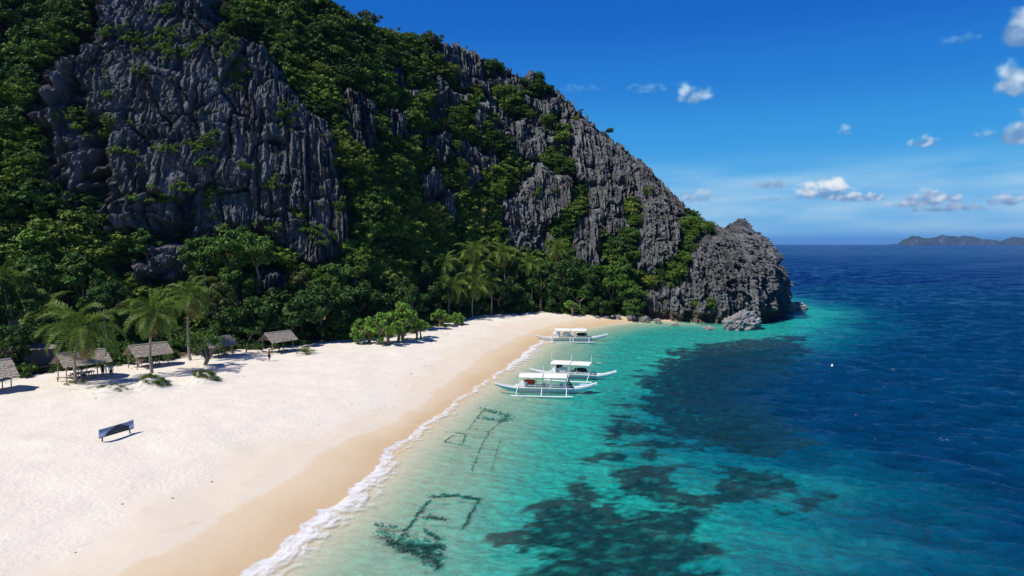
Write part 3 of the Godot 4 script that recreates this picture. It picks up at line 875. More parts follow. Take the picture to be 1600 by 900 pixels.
func build_mountain() -> void:
	for r in COLS:
		for k in 4:
			col_tab[k].append(float(r[k]))
	# outlines of the rock faces onto a coarse map
	rock_nc = int(23.0 / rock_c) + 2
	rock_sd.resize(rock_nc * rock_ny)
	rock_sd.fill(-6.0)
	rock_out.resize(rock_nc * rock_ny)
	var crop := noise(71, 3)
	for i in rock_nc:                                   # small outcrops among the plants on the upper slope
		for j in rock_ny:
			var c := i * rock_c
			var y := j - 4.0
			var zone := smoothstep(5.5, 7.0, c) * smoothstep(13.0, 11.0, c) * smoothstep(30.0, 44.0, y) + 0.6 * smoothstep(16.0, 17.0, c)
			rock_sd[i * rock_ny + j] = maxf(-6.0, (crop.get_noise_2d(c * 2.0, y * 0.11) - 0.10) * 9.0 * zone - (1.0 - zone) * 6.0)
			rock_out[i * rock_ny + j] = 1.6
	for r in ROCKS:
		var poly := PackedVector2Array()
		var low := 1e9
		for k in range(0, r[3].size(), 2):
			poly.append(Vector2(r[3][k] * CELL, r[3][k + 1]))
			low = minf(low, r[3][k + 1])
		var box := Rect2(poly[0], Vector2.ZERO)
		for p in poly:
			box = box.expand(p)
		for i in range(maxi(0, int((box.position.x - 5) / CELL / rock_c)), mini(rock_nc, int((box.end.x + 5) / CELL / rock_c))):
			for j in range(maxi(0, int(box.position.y - 1)), mini(rock_ny, int(box.end.y + 9))):
				var p := Vector2(i * rock_c * CELL, j - 4.0)
				var sd := signed_inside(p, poly)
				var k := i * rock_ny + j
				var proud: float = minf(r[0] + r[1] * maxf(p.y - low, 0.0), r[2])
				if sd > rock_sd[k]:
					rock_sd[k] = sd
					rock_out[k] = proud
	# columns of the sheet, close together where the slope faces the cove
	var c := 0.0
	while c < 23.0:
		mt_c.append(c)
		c += 0.07 if c < 1.3 else 0.0095 if c < 4.7 else 0.0125 if c < 15.9 else 0.024 if c < 17.5 else 0.11
	var nu := mt_c.size()
	var nv := mt_rows
	mt_v.resize(nu * nv)
	mt_mask.resize(nu * nv)
	var col := PackedColorArray()
	col.resize(nu * nv)
	var warp := noise(72, 3)
	var warp2 := noise(73, 2)
	var flute := noise(74, 1)
	var groove := noise(75, 1)
	var block := noise(76, 1, FastNoiseLite.TYPE_CELLULAR)
	block.cellular_return_type = FastNoiseLite.RETURN_CELL_VALUE
	block.cellular_jitter = 0.9
	var crack := noise(76, 1, FastNoiseLite.TYPE_CELLULAR)
	crack.cellular_return_type = FastNoiseLite.RETURN_DISTANCE2_SUB
	crack.cellular_jitter = 0.9
	var chunk := noise(77, 1, FastNoiseLite.TYPE_CELLULAR)
	chunk.cellular_return_type = FastNoiseLite.RETURN_DISTANCE2_SUB
	var chunk_v := noise(77, 1, FastNoiseLite.TYPE_CELLULAR)
	chunk_v.cellular_return_type = FastNoiseLite.RETURN_CELL_VALUE
	var knob := noise(78, 4)
	var stain := noise(79, 4)
	var pit := noise(80, 3)
	for i in nu:
		var cc := mt_c[i]
		var k := column(cc)
		var foot: Vector2 = k[0]
		var crest: Vector2 = k[1]
		var out: Vector2 = k[2]
		var top: float = k[3]
		var s := cc * CELL
		# the left massif and towers are fluted, the headland is rough and pitted
		var rugged := smoothstep(9.6, 12.0, cc)
		for j in nv:
			var y := -2.5 + (top + 2.5) * j / (nv - 1.0)
			var t := clampf(y / top, 0.0, 1.0)
			var f: float = k[4] * t + (1.0 - k[4]) * pow(t, k[5])
			var p := foot.lerp(crest, f)
			var wx := warp.get_noise_2d(s * 0.11, y * 0.07)
			var wy := warp2.get_noise_2d(s * 0.10 + 50.0, y * 0.10)
			var r := rock_at(cc + wx * 0.10, y + wy * 2.4)
			var sd := r.x + warp2.get_noise_2d(s * 0.55, y * 0.35) * 0.9 + 0.5 * smoothstep(5.0, 6.5, cc)
			var m := smoothstep(-0.35, 0.55, sd)
			var proud := r.y * smoothstep(-0.5, 1.7, sd)
			var bs := s + wx * 0.9
			var by := y + wy * 2.6
			var cell := block.get_noise_2d(bs * 0.26, by * 0.085)
			var joint := crack.get_noise_2d(bs * 0.26, by * 0.085) + 1.0
			var fl := 1.0 - absf(flute.get_noise_2d(bs * 0.85 + cell * 9.0, by * 0.030)) * 2.4
			var gr := 1.0 - absf(groove.get_noise_2d(bs * 2.1 + cell * 5.0, by * 0.06)) * 2.6
			var wy2 := warp2.get_noise_2d(s * 0.16 - 90.0, y * 0.09)
			var kn := knob.get_noise_3d(p.x * 0.33, y * 0.26, p.y * 0.33)
			var ch := chunk.get_noise_2d(bs * 0.95, by * 0.36) + 1.0
			var cv := chunk_v.get_noise_2d(bs * 0.95, by * 0.36)
			var face := cell * 1.35 - 1.3 * smoothstep(0.13, 0.0, joint)
			face += (0.55 + 0.75 * smoothstep(-0.3, 0.3, wy2)) * lerpf(0.75 * (maxf(fl, -0.4) - 0.4) + 0.50 * (maxf(gr, -0.3) - 0.4), 0.16 * (maxf(fl, -0.4) - 0.4) + 0.12 * (maxf(gr, -0.3) - 0.4), rugged)
			# some faces are smooth, some deeply fluted; ledges break them into storeys
			var storey := by * 0.13 + cell * 1.7 + wy * 0.6
			face += (storey - floor(storey) - 0.5) * lerpf(1.1, 0.7, rugged)
			face += kn * lerpf(0.38, 1.5, rugged) + pit.get_noise_3d(p.x * 1.2, y * 1.1, p.y * 1.2) * lerpf(0.28, 1.15, rugged)
			face += lerpf(0.35, 0.75, rugged) * cv - lerpf(0.5, 0.8, rugged) * smoothstep(0.16, 0.0, ch)
			var soil := kn * 1.6 + wx * 2.4
			var edge_fade := smoothstep(1.0, 0.96, t)
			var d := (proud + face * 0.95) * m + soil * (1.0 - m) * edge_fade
			if cc > 10.2 and y < 2.6:                   # notch that the sea has cut
				d -= 2.3 * smoothstep(2.6, 1.0, y + kn * 0.8) * smoothstep(10.2, 10.6, cc)
			var lift := m * (kn * 0.9 + cell * 1.2 + (fl - 0.6) * 0.7) * smoothstep(0.90, 1.0, t)
			mt_v[i * nv + j] = Vector3(p.x + out.x * d, y + lift, p.y + out.y * d)
			mt_mask[i * nv + j] = m
			# limestone weathered blue grey, with black streaks and paler fresh scars
			var st := stain.get_noise_2d(bs * 0.8, by * 0.05)
			var bl := stain.get_noise_2d(bs * 0.12 + 80.0, by * 0.10)
			var g := lerpf(0.17, 0.225, smoothstep(3.5, 8.0, cc)) * (1.0 + 0.75 * st + 0.28 * bl + 0.22 * cv)
			var rock := Color(g * 0.96, g * 0.995, g * 1.055)
			var scar := smoothstep(0.50, 0.62, stain.get_noise_2d(bs * 0.22 + 11.0, by * 0.22))
			rock = rock.lerp(Color(0.42, 0.40, 0.37), scar * 0.6)
			var tuft := smoothstep(0.30, 0.5, stain.get_noise_2d(bs * 0.30 - 33.0, by * 0.28)) * (1.0 - rugged)
			rock = rock.lerp(Color(0.10, 0.105, 0.055), tuft * 0.5)
			if cc > 10.2:
				rock = rock.lerp(Color(0.27, 0.22, 0.155), smoothstep(3.2, 0.8, y + kn * 1.6) * 0.8)
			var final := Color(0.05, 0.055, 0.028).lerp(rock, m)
			final.a = 1.0
			col[i * nv + j] = final
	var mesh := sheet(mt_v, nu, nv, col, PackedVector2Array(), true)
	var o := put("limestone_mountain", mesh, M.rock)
	tag(o, "", "", "", "structure")


func surface_point(c: float, y: float) -> Array:
	# nearest vertex of the mountain: place, outward direction, rock share
	var lo := 0
	var hi := mt_c.size() - 1
	while hi - lo > 1:
		var mid := (lo + hi) / 2
		if mt_c[mid] < c:
			lo = mid
		else:
			hi = mid
	var k := column(c)
	var j := clampi(int(round((y + 2.5) / (k[3] + 2.5) * (mt_rows - 1))), 0, mt_rows - 1)
	return [mt_v[lo * mt_rows + j], Vector3(k[2].x, 0, k[2].y), mt_mask[lo * mt_rows + j]]


# ------------------------------------------------------------------ leaves
# a crown of many small leaf blades gathered in clumps; radius 1
func crown(seed_: int, leaves: int, leaf: float, clumps: int, flat: float, spread: float) -> ArrayMesh:
	var r := RandomNumberGenerator.new()
	r.seed = seed_
	var g := Bag.new()
	var hubs := []
	for k in clumps:
		var d := Vector3(r.randfn(), r.randfn() * 0.8 + 0.35, r.randfn()).normalized()
		var far := r.randf_range(0.45, 0.95)
		hubs.append([Vector3(d.x, d.y * flat, d.z) * far, r.randf_range(0.20, 0.42) * spread, r.randf_range(0.72, 1.30)])
	for k in leaves:
		var h: Array = hubs[r.randi() % hubs.size()]
		var d := Vector3(r.randfn(), r.randfn(), r.randfn()).normalized()
		if d.y < -0.35 and r.randf() < 0.75:
			d.y = -d.y
		var c: Vector3 = h[0] + Vector3(d.x, d.y * 0.75, d.z) * h[1] * pow(r.randf(), 0.4)
		var face := (d * 0.55 + Vector3.UP * 0.6 + Vector3(r.randfn(), r.randfn(), r.randfn()) * 0.55).normalized()
		var a := face.cross(Vector3(r.randfn(), r.randfn(), r.randfn())).normalized()
		var b := face.cross(a)
		var l := leaf * r.randf_range(0.6, 1.25)
		var v: float = h[2] * r.randf_range(0.75, 1.3)
		var col := Color(v * r.randf_range(0.85, 1.2), v, v * r.randf_range(0.8, 1.1))
		g.quad(c - a * l, c + b * l * 0.42 - face * l * 0.1, c + a * l, c - b * l * 0.42 - face * l * 0.1, col)
	return g.mesh()


func leaf_color(shade: float) -> Color:
	# from deep green to yellow green
	var c := Color(0.040, 0.102, 0.016).lerp(Color(0.145, 0.26, 0.034), clampf(shade, 0, 1))
	if shade > 0.9:
		c = c.lerp(Color(0.22, 0.26, 0.05), clampf(shade - 0.9, 0, 1))
	return c * rng.randf_range(0.8, 1.2)


func build_cliff_plants() -> void:
	var bushes := [crown(1, 520, 0.15, 14, 0.85, 1.0), crown(2, 560, 0.14, 18, 0.75, 0.9), crown(3, 480, 0.16, 12, 1.0, 1.1), crown(4, 460, 0.15, 14, 0.7, 1.0)]
	var fine := [crown(5, 1100, 0.085, 30, 0.7, 0.9), crown(6, 1200, 0.08, 40, 0.8, 0.8)]
	var parts := [[], [], [], []]
	var creep := [[], []]
	var mood := noise(81, 3)
	var gaps := noise(82, 3)
	for k in 34000:
		var c := rng.randf_range(0.2, 16.5)
		var y := pow(rng.randf(), 0.9) * 86.0
		if c < 1.3 and rng.randf() < 0.4:
			continue
		var kc := column(c)
		if y > kc[3] * 1.0:
			continue
		var sp := surface_point(c, y)
		var m: float = sp[2]
		var size := 0.60 + 1.9 * pow(rng.randf(), 2.2)
		var shade := 0.48 + mood.get_noise_2d(c * 1.6, y * 0.10) * 1.5 + rng.randfn() * 0.30
		if c > 5.8 and c < 7.7 and y < 38.0:
			shade += 0.35
		var bare := rock_at(c, y).x
		if m < 0.35 and bare > -1.1 and rng.randf() < 0.75:
			continue
		if m > 0.35:
			# only tufts hold on in the bare rock
			if rng.randf() > 0.035 * (0.25 if c > 12.0 else 1.0):
				continue
			size = rng.randf_range(0.25, 0.6)
			shade += 0.6
		elif gaps.get_noise_2d(c * 2.6, y * 0.16) > 0.42:
			continue
		if c > 11.5:
			size *= 0.75
		if y < 26.0 and m < 0.35 and c < 10.0:
			size *= 1.25
		var at: Vector3 = sp[0] + sp[1] * size * 0.35 + Vector3(0, size * 0.25, 0)
		var stretch := rng.randf_range(0.75, 1.2)
		var basis := Basis(Vector3.UP, rng.randf() * TAU).scaled(Vector3(size, size * stretch, size))
		var part := 0 if c < 3.2 else 1 if c < 7.6 else 2 if c < 10.6 else 3
		if rng.randf() < 0.42 and m < 0.35:
			creep[0 if c < 6.0 else 1].append([Transform3D(basis * Basis.from_scale(Vector3(1.15, 0.9, 1.15)), at), leaf_color(shade + 0.25) * Color(1.1, 1.0, 0.9)])
		else:
			parts[part].append([Transform3D(basis, at), leaf_color(shade)])
	for l in LEDGES:
		for k in int(5 + l[2] * l[3] * 3.2):
			var a := rng.randf() * TAU
			var q := sqrt(rng.randf())
			var sp := surface_point(l[0] + cos(a) * q * l[2] / CELL, l[1] + sin(a) * q * l[3])
			var size := rng.randf_range(0.45, 0.95)
			var part := 0 if l[0] < 3.2 else 1 if l[0] < 7.6 else 2 if l[0] < 10.6 else 3
			parts[part].append([Transform3D(Basis(Vector3.UP, rng.randf() * TAU).scaled(Vector3.ONE * size), sp[0] + sp[1] * size * 0.45 + Vector3(0, size * 0.3, 0)), leaf_color(0.75 + rng.randfn() * 0.3)])
	var words := ["shrubs and creepers covering the left slope and the ledges of the dark massif", "dense jungle filling the valley right of the dark massif", "green scrub between the grey rock towers right of the valley", "low scrub in the clefts of the rocky headland"]
	for k in 4:
		many("cliff_scrub", bushes[k], M.leaf_any, parts[k], words[k], "shrubs")
	many("cliff_creepers", fine[0], M.leaf_any, creep[0], "fine leaved paler creepers among the shrubs of the left slope and valley", "creepers")
	many("cliff_creepers", fine[1], M.leaf_any, creep[1], "fine leaved paler creepers among the towers right of the valley", "creepers")
	# undergrowth in the shade behind the sand
	var under := []
	while under.size() < 1700:
		var x := rng.randf_range(-90.0, 32.0)
		var z := rng.randf_range(-172.0, -70.0)
		var p := plant_map.at(x, z)
		if p < 0.5 or p > 22.0:
			continue
		var blocked := false
		for h in [[-35.9, -103.3], [-43.2, -98.6], [-49.2, -91.0], [-52.7, -82.4], [-59.0, -74.2], [-62.0, -88.5]]:
			blocked = blocked or Vector2(x - h[0], z - h[1]).length() < 3.1
		if blocked:
			continue
		var size := rng.randf_range(0.5, 1.3) * (0.7 if p < 1.5 else 1.25)
		under.append([Transform3D(Basis(Vector3.UP, rng.randf() * TAU).scaled(Vector3.ONE * size), Vector3(x, ground(x, z) + size * 0.4, z)), leaf_color(0.25 + rng.randfn() * 0.3)])
	many("undergrowth", bushes[1], M.leaf_any, under, "dark undergrowth on the ground behind the beach huts and trees", "undergrowth")


# trees behind the sand: x, z, height of the crown's middle, radius, kind, label
const TREES := [
	[-67.9, -92.0, 10.8, 3.9, 0, "dark tall tree at the left edge of the picture above the leftmost hut"],
	[-64.4, -86.0, 5.9, 3.4, 0, "dark bushy tree right behind the leftmost hut roof"],
	[-73.4, -105.0, 12.7, 4.0, 1, "mid green tree on the slope above the leftmost tall palm"],
	[-68.3, -108.0, 13.5, 4.1, 1, "mid green tree behind the top of the frontmost palm"],
	[-60.1, -100.0, 10.6, 3.6, 0, "dark round tree between the two front palms, left of the low grey rock"],
	[-64.5, -92.0, 5.5, 3.5, 0, "dark low tree behind the pale shack"],
	[-58.0, -103.0, 6.2, 3.6, 0, "dark tree under the low grey rock face behind the second palm"],
	[-47.2, -114.0, 17.5, 4.8, 1, "largest green tree at the foot of the massif, middle of its group"],
	[-51.8, -114.0, 16.2, 3.8, 1, "green tree at the foot of the massif, left in its group of three"],
	[-42.8, -114.0, 16.8, 3.8, 1, "green tree at the foot of the massif, right in its group of three"],
	[-68.6, -113.0, 17.0, 3.0, 1, "green ledge tree below the left massif, left of the low grey rock"],
	[-61.9, -115.0, 18.4, 3.3, 1, "green ledge tree below the left massif, directly above the low grey rock"],
	[-47.0, -108.0, 9.4, 3.6, 3, "olive tree behind the tall third palm"],
	[-45.3, -112.0, 12.1, 3.7, 1, "green tree left of the small grey rock above the far huts"],
	[-44.3, -108.0, 5.8, 3.7, 0, "dark tree directly behind the hut with the small spreading tree"],
	[-40.9, -110.0, 7.0, 4.4, 0, "dark tree behind the rightmost hut, left of the big dome-shaped tree"],
	[-36.6, -112.0, 7.3, 5.5, 0, "big dome-shaped dark tree rising behind the rightmost hut"],
	[-32.7, -116.0, 8.5, 5.0, 0, "dark broad tree right of the big dome-shaped tree"],
	[-29.7, -117.0, 4.5, 4.0, 0, "low dark tree behind the bright shrubs by the sapling palm"],
	[-28.6, -124.0, 8.1, 4.7, 0, "dark tree in front of the grey spur at the massif's right foot"],
	[-32.3, -122.0, 11.7, 3.5, 1, "green tree on the slope above the broad dark trees"],
	[-30.4, -128.0, 13.8, 3.6, 1, "green tree at the mouth of the valley under the massif's right edge"],
	[-36.2, -116.0, 11.5, 3.1, 3, "olive tree above the big dome-shaped tree, beside the small grey rock"],
	[-24.7, -113.0, 4.3, 2.7, 2, "bright green beach tree, leftmost of the bright group on the sand"],
	[-21.5, -112.0, 5.1, 3.2, 2, "bright green beach tree with dark stems, middle of the bright group"],
	[-18.5, -116.0, 6.1, 3.6, 2, "tallest bright green beach tree, right in the bright group"],
	[-14.3, -137.0, 3.7, 2.6, 2, "small bright shrub standing alone before the palm grove"],
	[-11.4, -140.0, 3.0, 1.8, 2, "smaller bright shrub right of the lone shrub before the palm grove"],
	[-16.5, -120.0, 4.2, 1.8, 2, "low bright shrub at the right foot of the bright beach group"],
	[-20.0, -132.0, 7.4, 4.0, 0, "dark glossy tree behind the bright group, left of the palm grove"],
	[-16.6, -146.0, 7.3, 4.4, 0, "dark glossy tree at the left edge of the palm grove"],
	[-23.4, -136.0, 9.0, 3.8, 0, "dark tree right beside the grey spur"],
	[-20.7, -146.0, 11.8, 4.1, 0, "dark tall tree behind the leftmost grove palm"],
	[-3.1, -162.0, 7.2, 5.0, 0, "dark layered tree right of the palm grove"],
	[1.9, -166.0, 3.9, 4.1, 0, "low dark tree at the back of the far beach, below the lone right palm"],
	[0.0, -169.0, 11.0, 4.5, 0, "dark tall tree at the left foot of the large rock tower"],
	[7.1, -167.0, 9.2, 5.2, 0, "broad dark layered tree below the large rock tower"],
	[13.1, -169.0, 11.0, 5.3, 0, "broad dark tree left of the small grey tower's foot"],
	[11.0, -166.0, 4.9, 4.2, 0, "dark low tree behind the farthest boat's canopy"],
	[16.5, -166.0, 6.4, 4.4, 0, "dark tree right behind the farthest boat's mast"],
	[19.8, -168.0, 10.4, 4.8, 0, "dark tall tree at the right foot of the small grey tower"],
	[24.5, -167.0, 8.9, 4.7, 1, "green tree between the small tower and the headland tower"],
	[28.7, -164.0, 6.0, 4.2, 1, "green tree at the left foot of the headland rock"],
	[27.8, -168.0, 11.2, 4.8, 1, "green tall tree left of the headland tower's foot"],
	[29.5, -162.0, 3.0, 2.9, 1, "lowest green tree where sand meets headland rock"],
	[21.7, -164.0, 3.6, 3.4, 0, "low dark tree over the far end of the sand"],
	[14.3, -162.0, 4.0, 2.1, 2, "small bright shrub under the dark trees at the far beach"],
	[28.2, -171.0, 15.9, 4.0, 1, "green tree high beside the headland tower's left side"],
	[30.7, -172.0, 20.0, 3.2, 1, "topmost green tree beside the headland tower's left side"],
	[-8.1, -156.0, 3.9, 2.6, 0, "small dark tree at the right foot of the palm grove"],
	[-12.2, -152.0, 5.7, 3.2, 0, "dark tree among the trunks of the palm grove"],
	[-29.1, -135.0, 10.4, 3.2, 3, "olive tree in the valley mouth left of the grey spur"],
	[-25.1, -126.0, 6.7, 3.3, 0, "dark tree right below the grey spur"],
	[-37.1, -178.0, 76.0, 3.6, 4, "spreading skyline tree with pale limbs on the highest ridge"],
	[-22.0, -186.0, 73.2, 3.6, 4, "round skyline tree right of the spreading one on the ridge"],
	[-43.3, -174.0, 74.0, 2.4, 4, "small dark skyline tree left of the spreading one on the ridge"],
	[-48.4, -168.0, 76.4, 3.0, 4, "dark skyline tree cut by the top of the picture"],
	[-27.2, -184.0, 73.0, 2.2, 4, "low skyline tree between the spreading and the round one"],
]


func build_beach_trees() -> void:
	var crowns := [[crown(11, 4200, 0.085, 26, 0.72, 0.85), crown(12, 4200, 0.085, 30, 0.66, 0.8)], [crown(13, 3800, 0.075, 34, 0.8, 0.75), crown(14, 3800, 0.075, 30, 0.85, 0.8)], [crown(15, 3600, 0.085, 30, 0.72, 0.75), crown(16, 3400, 0.085, 26, 0.8, 0.75)], [crown(17, 2800, 0.075, 26, 0.8, 0.75)], [crown(18, 2200, 0.075, 22, 0.62, 0.7)]]
	var leaves := [M.leaf_dark, M.leaf_mid, M.leaf_bright, M.leaf_olive, M.leaf_olive]
	var n := 0
	for t in TREES:
		n += 1
		var kind: int = t[4]
		var gy: float = ground(t[0], t[1]) if kind < 4 else t[2] - t[3] * 1.4
		if kind < 4 and t[2] > 14.0:
			gy = t[2] - t[3] * 1.3
		var o := thing(["broad_tree", "leafy_tree", "beach_shrub", "olive_tree", "ridge_tree"][kind], Vector3(t[0], gy, t[1]), t[5], "shrub" if kind == 2 and t[3] < 2.0 else "tree", ["broad dark trees behind the sand", "green trees below the cliffs", "bright shrubs on the sand", "olive trees", "trees on the skyline ridge"][kind])
		var up: float = t[2] - gy
		var r: float = t[3]
		var g := Bag.new()
		var stems := 3 if kind == 2 else 1
		for k in stems:
			var a := rng.randf() * TAU
			var foot := Vector3(cos(a), 0, sin(a)) * (0.35 * r if stems > 1 else 0.0)
			var thick := 0.05 * r + 0.05
			var fork := Vector3(foot.x * 0.6 + rng.randfn() * 0.1, up * 0.55, foot.z * 0.6 + rng.randfn() * 0.1)
			g.tube([foot - Vector3(0, 0.4, 0), foot.lerp(fork, 0.5) + Vector3(rng.randfn(), 0, rng.randfn()) * 0.12, fork], [thick * 1.3, thick, thick * 0.8], 7)
			for b in 5:
				var q := a + TAU * b / 5 + rng.randfn() * 0.3
				var tip := Vector3(cos(q) * r * 0.6, up + rng.randf_range(-0.1, 0.4) * r, sin(q) * r * 0.6)
				g.tube([fork, fork.lerp(tip, 0.5) + Vector3(0, -0.1 * r, 0), tip], [thick * 0.6, thick * 0.4, thick * 0.12], 5)
		put("trunk", g.mesh(), M.bark, o)
		var cr := put("crown", crowns[kind][n % crowns[kind].size()], leaves[kind], o, Vector3(0, up * (0.86 if kind == 2 else 1.0), 0))
		cr.rotation.y = rng.randf() * TAU
		cr.scale = Vector3(r, r * rng.randf_range(0.95, 1.15), r)
	# the small spreading tree on bent trunks between the huts
	var o := thing("spreading_tree", Vector3(-41.6, ground(-41.6, -90.9), -90.9), "small spreading tree with bent pale trunks between two huts", "tree")
	var g := Bag.new()
	for k in 6:
		var q := TAU * k / 6 + 0.4
		var tip := Vector3(cos(q) * 2.2 + 0.2, 2.9 + 0.4 * sin(k * 2.1), sin(q) * 1.6)
		g.tube([Vector3(0, -0.3, 0), Vector3(0.5 + 0.2 * cos(q), 0.9, 0.15 * sin(q)), tip * Vector3(0.5, 0.72, 0.5) + Vector3(0.2, 0, 0), tip], [0.22, 0.15, 0.09, 0.03], 6)
	put("trunk", g.mesh(), M.bark, o)
	var cr := put("crown", crown(19, 1500, 0.09, 20, 0.35, 0.7), M.leaf_mid, o, Vector3(0.2, 3.0, 0))
	cr.scale = Vector3(2.7, 2.2, 2.0)
	o = thing("leaning_tree", Vector3(-40.5, ground(-40.5, -102.5), -102.5), "thin leaning tree with a curved stem left of the rightmost hut", "tree")
	g = Bag.new()
	g.tube([Vector3(0, -0.3, 0), Vector3(0.1, 1.0, 0), Vector3(0.5, 2.0, 0), Vector3(1.1, 2.9, 0)], [0.12, 0.1, 0.08, 0.05], 6)
	put("trunk", g.mesh(), M.bark, o)
	cr = put("crown", crown(20, 700, 0.12, 10, 0.7, 0.9), M.leaf_mid, o, Vector3(1.1, 3.1, 0))
	cr.scale = Vector3.ONE * 1.3


# ------------------------------------------------------------------ palms
func frond(seed_: int, droop: float) -> ArrayMesh:
	# a feather leaf of length 1 that starts along +x and bends down
	var r := RandomNumberGenerator.new()
	r.seed = seed_
	var g := Bag.new()
	var pts := []
	var dirs := []
	var p := Vector3.ZERO
	for k in 13:
		pts.append(p)
		var a := -droop * pow(k / 12.0, 1.5)
		var d := Vector3(cos(a), sin(a), 0)
		dirs.append(d)
		p += d / 12.0
	var radii := []
	for k in 13:
		radii.append(lerpf(0.011, 0.002, k / 12.0))
	g.tube(pts, radii, 4, Color(1.6, 1.5, 1.2))
	for k in 44:
		var t := 0.10 + 0.90 * k / 43.0
		var i := clampi(int(t * 12), 0, 11)
		var c: Vector3 = pts[i].lerp(pts[i + 1], t * 12 - i)
		var d: Vector3 = dirs[i]
		var up := Vector3(-d.y, d.x, 0)
		var l := 0.29 * pow(sin(PI * clampf(0.15 + 0.80 * t, 0, 1)), 0.7) * r.randf_range(0.85, 1.1)
		for s in [-1.0, 1.0]:
			var out: Vector3 = (Vector3(0, 0, s) * 0.85 + d * r.randf_range(0.25, 0.75) + up * r.randf_range(0.0, 0.4)).normalized()
			var hang: Vector3 = (Vector3(0, 0, s) * 0.40 + d * r.randf_range(0.2, 0.6) + Vector3.DOWN * r.randf_range(0.8, 1.5)).normalized()
			var mid: Vector3 = c + out * l * 0.5
			var tip: Vector3 = mid + hang * l * 0.55
			var w: Vector3 = d * 0.0082
			var v := r.randf_range(0.75, 1.25)
			var col := Color(v * 1.05, v, v * 0.9)
			g.quad(c - w * 0.6, mid - w, mid + w, c + w * 0.6, col)
			g.tri(mid - w, tip, mid + w, col)
	return g.mesh()


# foot x, z, crown x, height, z, frond length, label
const PALMS := [
	[-51.1, -78.8, -50.4, 8.7, -79.0, 5.2, "frontmost coconut palm on a sand mound before the large hut"],
	[-45.3, -84.6, -44.9, 9.9, -85.0, 4.6, "second coconut palm from the front, with hanging dead fronds, before a hut"],
	[-45.6, -95.4, -45.4, 11.2, -95.5, 4.6, "third coconut palm, slender and taller, behind the front two"],
	[-69.0, -92.5, -69.3, 13.8, -92.0, 4.0, "coconut palm cut by the left edge of the picture"],
	[-67.8, -99.0, -68.3, 9.0, -99.0, 4.2, "shaded coconut palm behind the frontmost palm"],
	[-21.0, -150.5, -21.6, 15.5, -150.0, 4.1, "leftmost palm of the far grove"],
	[-14.6, -151.5, -15.1, 14.1, -152.0, 4.5, "second palm from the left in the far grove"],
	[-8.5, -158.0, -8.9, 16.4, -158.0, 5.0, "tallest palm of the far grove"],
	[-13.6, -147.5, -13.1, 9.2, -149.0, 5.0, "low front palm of the far grove with its trunk at the sand"],
	[-8.4, -156.6, -8.0, 13.3, -157.0, 4.6, "middle palm of the far grove under the tallest one"],
	[-8.8, -152.4, -8.2, 9.0, -153.0, 4.5, "low palm in the middle of the far grove"],
	[-2.0, -165.0, -2.3, 16.2, -165.0, 4.6, "palm standing at the left foot of the large rock tower"],
	[4.6, -167.0, 4.3, 13.5, -167.0, 4.5, "lone palm in front of the large rock tower's right side"],
	[-5.0, -157.6, -5.4, 9.3, -158.0, 4.3, "rightmost low palm of the far grove"],
	[11.9, -172.0, 11.7, 17.0, -172.0, 4.0, "palm in the gap right of the large rock tower"],
]


func build_palms() -> void:
	var fronds := [frond(1, 1.5), frond(2, 1.9), frond(3, 1.3), frond(4, 2.0)]
	for t in PALMS:
		var gy: float = ground(t[0], t[1])
		if gy > 8.0:
			gy = 3.0
		var o := thing("coconut_palm", Vector3(t[0], gy, t[1]), t[6], "palm tree", "coconut palms")
		var top := Vector3(t[2] - t[0], t[3] - gy, t[4] - t[1])
		var g := Bag.new()
		var pts := []
		var radii := []
		for k in 25:
			var q := k / 24.0
			var bow := sin(q * PI) * 0.35
			pts.append(Vector3(top.x * q * q - bow * signf(top.x + 0.01), top.y * q - 0.5 * (1 - q), top.z * q))
			radii.append((0.15 + 0.13 * pow(1.0 - q, 5.0)) * (1.0 if k % 2 else 0.93))
		g.tube(pts, radii, 9)
		put("trunk", g.mesh(), M.palm_bark, o)
		var count := 25
		for k in count:
			# young leaves upright in the middle, old ones hanging
			var age := float(k) / (count - 1)
			var lift := lerpf(1.45, -1.1, pow(age, 0.8)) + rng.randfn() * 0.08
			var f := put("frond", fronds[(k + int(absf(t[0]))) % 4 if age < 0.75 else 3], M.palm_leaf if age < 0.9 else M.palm_old, o, top)
			f.rotation = Vector3(0, k * 2.399963 + rng.randfn() * 0.15, 0)
			f.rotation_order = EULER_ORDER_YXZ
			f.rotation.z = lift
			f.rotation.x = rng.randfn() * 0.25
			f.scale = Vector3.ONE * t[5] * 1.1 * (0.75 + 0.25 * sin(PI * clampf(age + 0.2, 0, 1))) * rng.randf_range(0.92, 1.08)
		for k in 5:
			var nut := SphereMesh.new()
			nut.radius = 0.14
			nut.height = 0.32
			nut.radial_segments = 10
			nut.rings = 6
			put("coconut", nut, M.palm_leaf if k % 2 else M.palm_old, o, top + Vector3(cos(k * 1.256) * 0.28, -0.3, sin(k * 1.256) * 0.28))
	# a trunkless sapling on the open sand
	var o := thing("sapling_palm", Vector3(-31.0, ground(-31.0, -101.2), -101.2), "young trunkless palm with yellowish fronds on the open sand", "palm tree")
	for k in 12:
		var f := put("frond", fronds[k % 3], M.palm_leaf if k % 4 else M.palm_old, o, Vector3(0, 0.1, 0))
		f.rotation_order = EULER_ORDER_YXZ
		f.rotation = Vector3(rng.randfn() * 0.2, k * 2.399963, lerpf(1.3, 0.35, k / 11.0))
		f.scale = Vector3.ONE * rng.randf_range(1.8, 2.5)


